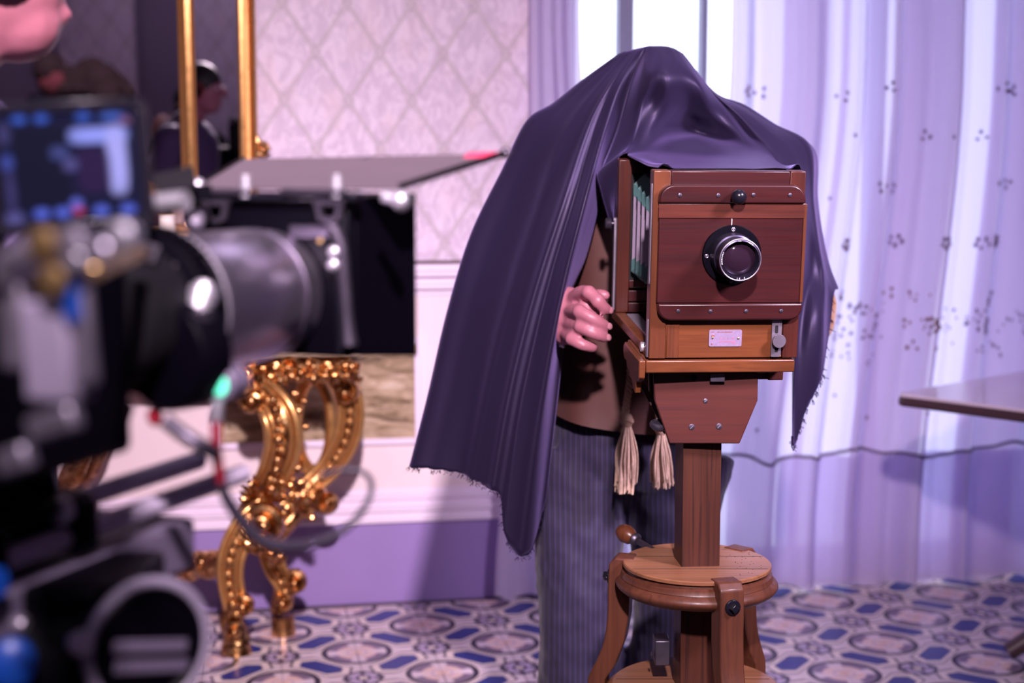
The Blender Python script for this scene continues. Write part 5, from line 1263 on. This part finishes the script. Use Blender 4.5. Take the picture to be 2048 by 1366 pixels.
def pic(s, t):
    px = 18+(292-18)*s; py = 452-(452-208)*t
    c = Vector((.006,.007,.035))
    c = c.lerp(Vector((.004,.004,.014)), .6) if 48 < px < 150 and 240 < py < 420 else c
    def blob(cx, cy, rx, ry, col, st=1.0, pw=4):
        nonlocal c
        d = abs((px-cx)/rx)**pw+abs((py-cy)/ry)**pw
        if d < 1: c = c.lerp(Vector(col), st*(1-d)**.5)
    blob(215,262,62,20,(.30,.33,.95)); blob(248,320,22,82,(.42,.40,.95)); blob(200,340,36,56,(.025,.010,.06)); blob(135,298,20,16,(.05,.06,.22)); blob(155,325,16,16,(.08,.07,.24))
    for cx in (62, 106, 188): blob(cx, 220, 17, 10, (.05,.12,.62), 1, 2)
    blob(245,222,28,9,(.07,.14,.62),1,2); blob(270,232,14,10,(.24,.10,.22),1,2)
    for cx in (90, 132, 208, 262): blob(cx, 432, 18, 14, (.10,.14,.72), 1, 2)
    blob(160,414,14,14,(.14,.16,.75),1,2); blob(163,430,12,10,(.55,.05,.16),1,2)
    blob(32,315,14,22,(.05,.07,.35),1,2); blob(30,250,14,30,(.05,.045,.16),1,2); blob(36,440,22,18,(.10,.09,.30),1,2); blob(34,380,10,60,(.05,.04,.15),1,2)
    return c
at_ = so.data.color_attributes.new('picture', 'FLOAT_COLOR', 'POINT')
for i in range(NXs+1):
    for j in range(NZs+1): at_.data[i*(NZs+1)+j].color = (*pic(i/NXs, j/NZs), 1)
m = MB(); ctr = Vector((W_*.6, .018, 0)); m.bar(ctr, ctr+Vector((.02,.03,-.035)), .014, .014); mk('monitor_arm', m, M['black'], mon, bevel=.002)
p = MM.inverted() @ at(331, 395, 1.13)
# lumpy bundle behind the monitor top
bp_ = at(165, 190, 1.42)
bund = thing('cable_bundle', bp_, 'dark reddish brown lumpy bundle just above the monitor', 'bundle')
m = MB(); m2 = MB()
for px, py, r in ((100,140,.017),(112,165,.018),(140,160,.014),(165,165,.016),(185,148,.018),(200,165,.020),(225,172,.016),(255,185,.010),(150,185,.016),(120,185,.02),(215,190,.018)):
    p = at(px, py, 1.42+rnd.uniform(-.015,.015)); (m2 if px in (112, 140) else m).sph(p, (r*rnd.uniform(.9,1.2), r, r*rnd.uniform(.8,1.0)), 9, 6)
for k in range(5): m.tube(cr([at(92+10*k,180,1.40), at(120+22*k,135+6*k,1.405), at(165+18*k,185,1.40)], 6), .006, 7)
pl_ = plain('dark red brown leather', (.007,.003,.004), .85, Specular_IOR_Level=.08); pl2 = plain('red brown leather', (.035,.007,.010), .85, Specular_IOR_Level=.08)
mk('dark_strap', m, pl_, bund, True); mk('red_strap', m2, pl2, bund, True)
bs = MB(); p = at(165,196,1.42); bs.box(p.x-.05, p.x+.05, p.y-.02, p.y+.02, bx[1].z+ro3.z-.02, p.z+.004); mk('top_handle', bs, M['black'], bund, True, bevel=.006)

# ------------------------------------------------------------------ people
def crew(name, base, H_, facing, label, shirt, skin, hair, head_off=(0,0,0), arms=None, extra=None):
    """standing figure: one fused body, with shirt, trousers, hair, shoes, eyes; facing = yaw, 0 looks along -y"""
    Mx = Matrix.Translation(base) @ Matrix.Rotation(facing, 4, 'Z')
    root = thing('person', base, label, 'person', M=Mx); k = H_/1.78
    def V(x, y, z): return Vector((x*k, y*k, z*k))
    ho = Vector(head_off); hd_ = V(0,-.03,1.655)+ho
    b = MB(); b.chain([V(0,0,.95), V(0,0,1.15), V(0,.0,1.38)], [.14*k,.125*k,.14*k], 16); b.chain([V(0,.01,1.42), hd_+Vector((0,.02,-.06))], [.06*k,.055*k], 12)
    b.sph(hd_, (.076*k,.096*k,.115*k), 20, 14); b.sph(hd_+Vector((0,-.03,-.07))*k, (.055*k,.055*k,.05*k), 14, 8); b.chain([hd_+Vector((0,-.098,.01))*k, hd_+Vector((0,-.118,-.025))*k], [.009*k,.014*k], 8)
    for s in (-1, 1): b.sph(hd_+Vector((s*.078,.005,-.005))*k, (.010*k,.018*k,.030*k), 8, 6)
    b.sph(hd_+Vector((0,-.085,-.06))*k, (.024*k,.014*k,.010*k), 8, 6)
    arms = arms or {-1: ((-.27,.0,1.15), (-.28,-.12,.92)), 1: ((.27,.0,1.15), (.28,-.12,.92))}
    for s in (-1, 1):
        e, w_ = arms[s]; sh = V(s*.185,0,1.42); E, Wr = V(*e), V(*w_); b.chain([V(s*.08,0,1.43), sh, E, Wr], [.06*k,.058*k,.043*k,.030*k], 12)
        d = (Wr-E).normalized(); u2 = d.cross(Vector((0,0,1))); u2 = u2.normalized() if u2.length > .1 else Vector((1,0,0)); pm_ = Wr+d*.06*k
        b.chain([Wr, pm_], [.028*k,.032*k], 10)
        cv = u2.cross(d)
        for f_ in range(4):
            a_ = pm_+d*.02*k+u2*(f_-1.5)*.019*k; L = (.065,.078,.072,.055)[f_]*k; finger(b, [a_, a_+d*L*.5-cv*.012*k, a_+d*L*.8-cv*.035*k], .0088*k, .0070*k)
        finger(b, [Wr+d*.02*k-u2*.025*k, pm_-u2*.045*k-cv*.01*k, pm_+d*.03*k-u2*.05*k-cv*.025*k], .0105*k, .0080*k)
        b.chain([V(s*.09,0,.92), V(s*.095,-.01,.5), V(s*.10,.02,.09)], [.085*k,.058*k,.042*k], 12); b.chain([V(s*.10,.02,.08), V(s*.11,-.13,.045)], [.042*k,.035*k], 10)
    fuse(mk('body', b, M[skin], root), .007, 3)
    t = MB(); t.chain([V(0,0,.93), V(0,0,1.10), V(0,0,1.36)], [.165*k,.155*k,.168*k], 18); t.chain([V(0,.01,1.40), V(0,.005,1.475)], [.11*k,.074*k], 16)
    for s in (-1, 1):
        e = arms[s][0]; t.chain([V(s*.06,0,1.40), V(s*.18,0,1.405), V(s*.185,0,1.41).lerp(V(*e), .8)], [.085*k,.080*k,.064*k], 14)
    fuse(mk('shirt', t, M[shirt], root), .009, 4)
    t = MB(); t.chain([V(0,0,.97), V(0,0,.88)], [.15*k,.14*k], 16)
    for s in (-1, 1): t.chain([V(s*.09,0,.90), V(s*.095,-.005,.5), V(s*.10,.02,.10)], [.105*k,.082*k,.075*k], 14)
    fuse(mk('trousers', t, M['black'], root), .01, 4)
    for s in (-1, 1):
        t = MB(); t.chain([V(s*.10,.05,.045), V(s*.108,-.08,.045), V(s*.112,-.16,.038)], [.046*k,.046*k,.036*k], 10); fuse(mk('shoe', t, M['black_rubber'], root), .008, 2)
    t = MB()
    for s in (-1, 1): t.sph(hd_+Vector((s*.032,-.088,.012))*k, (.012*k,.009*k,.008*k), 10, 6)
    mk('eyes', t, M['white_mark'], root)
    if hair:
        t = MB(); t.sph(hd_+Vector((0,.012,.036))*k, (.087*k,.102*k,.100*k), 18, 12); t.sph(hd_+Vector((0,.045,-.02))*k, (.080*k,.068*k,.080*k), 14, 8); mk('hair', t, M[hair], root)
    if extra: extra(root, hd_, k)
    return root, Mx, hd_
# camera operator standing behind the rig at the very left, headset on
def headset(root, hd_, k):
    t = MB()
    t.tube([hd_+Vector((.092*math.cos(a), .0, .122*math.sin(a)+.005)) for a in [PI*i/16 for i in range(17)]], .009, 8); hb3 = mk('headset_band', t, M['black'], root)
    for s in (-1, 1):
        t = MB(); t.lathe([(.020,-.010),(.036,-.006),(.038,.004),(.030,.014)], hd_+Vector((s*.086,0,-.006)), (s,0,0), 20); e_ = mk('ear_cup', t, M['black_rubber'], root)
        t = MB(); t.tube([hd_+Vector((s*.094,0,-.006))+Vector((0, .036*math.cos(a), .036*math.sin(a))) for a in [2*PI*i/20 for i in range(20)]], .005, 6, closed=True); mk('red_ring', t, M['red_cable'], e_)
op = at(-205, 30, 1.75)
crew('person', (op.x, op.y, 0), 1.855, R(120), 'person in a purple diagonally striped shirt and headset, at the top left edge', 'stripe_shirt', 'skin', 'hair', head_off=(0,-.075,-.005), extra=headset,
     arms={-1: ((-.25,.05,1.14), (-.24,.04,.86)), 1: ((.25,.05,1.14), (.24,.04,.86))})
# crew standing behind the lens, seen only in the mirror: reflect their apparent place across the glass
mp = Mm @ Vector((0, -.009, 0)); mn = (Mm.to_3x3() @ Vector((0, -1, 0))).normalized()
def mirrored(px, py, Y):
    p = at(px, py, Y); return p-mn*2*((p-mp).dot(mn))
ph = mirrored(374, 212, 9.35)
def photocam(root, hd_, k):
    c = hd_+Vector((.0,-.20,-.045)); t = MB(); t.box(c.x-.07, c.x+.07, c.y-.03, c.y+.03, c.z-.05, c.z+.045); t.cyl(c+Vector((0,-.03,0)), c+Vector((0,-.12,0)), .04, .042, 24); t.box(c.x-.025, c.x+.025, c.y-.03, c.y+.03, c.z+.045, c.z+.07); mk('photo_camera', t, M['black_gloss'], root, bevel=.004)
AR = {-1: ((-.27,-.10,1.22), (-.10,-.20,1.53)), 1: ((.27,-.10,1.22), (.10,-.20,1.53))}
crew('person', (ph.x, ph.y, 0), ph.z/1.655*1.78, R(180+8), 'dark haired person in black holding a photo camera, reflected in the mirror', 'black', 'skin_dim', 'hair', extra=photocam, arms=AR)
p2 = mirrored(335, 262, 8.6)
crew('person', (p2.x-.03, p2.y, 0), max(1.5, min(1.75, p2.z/1.655*1.78)), R(175), 'bald person in a grey shirt, reflected in the mirror beside the monitor', 'grey_paint', 'skin_dim', None)
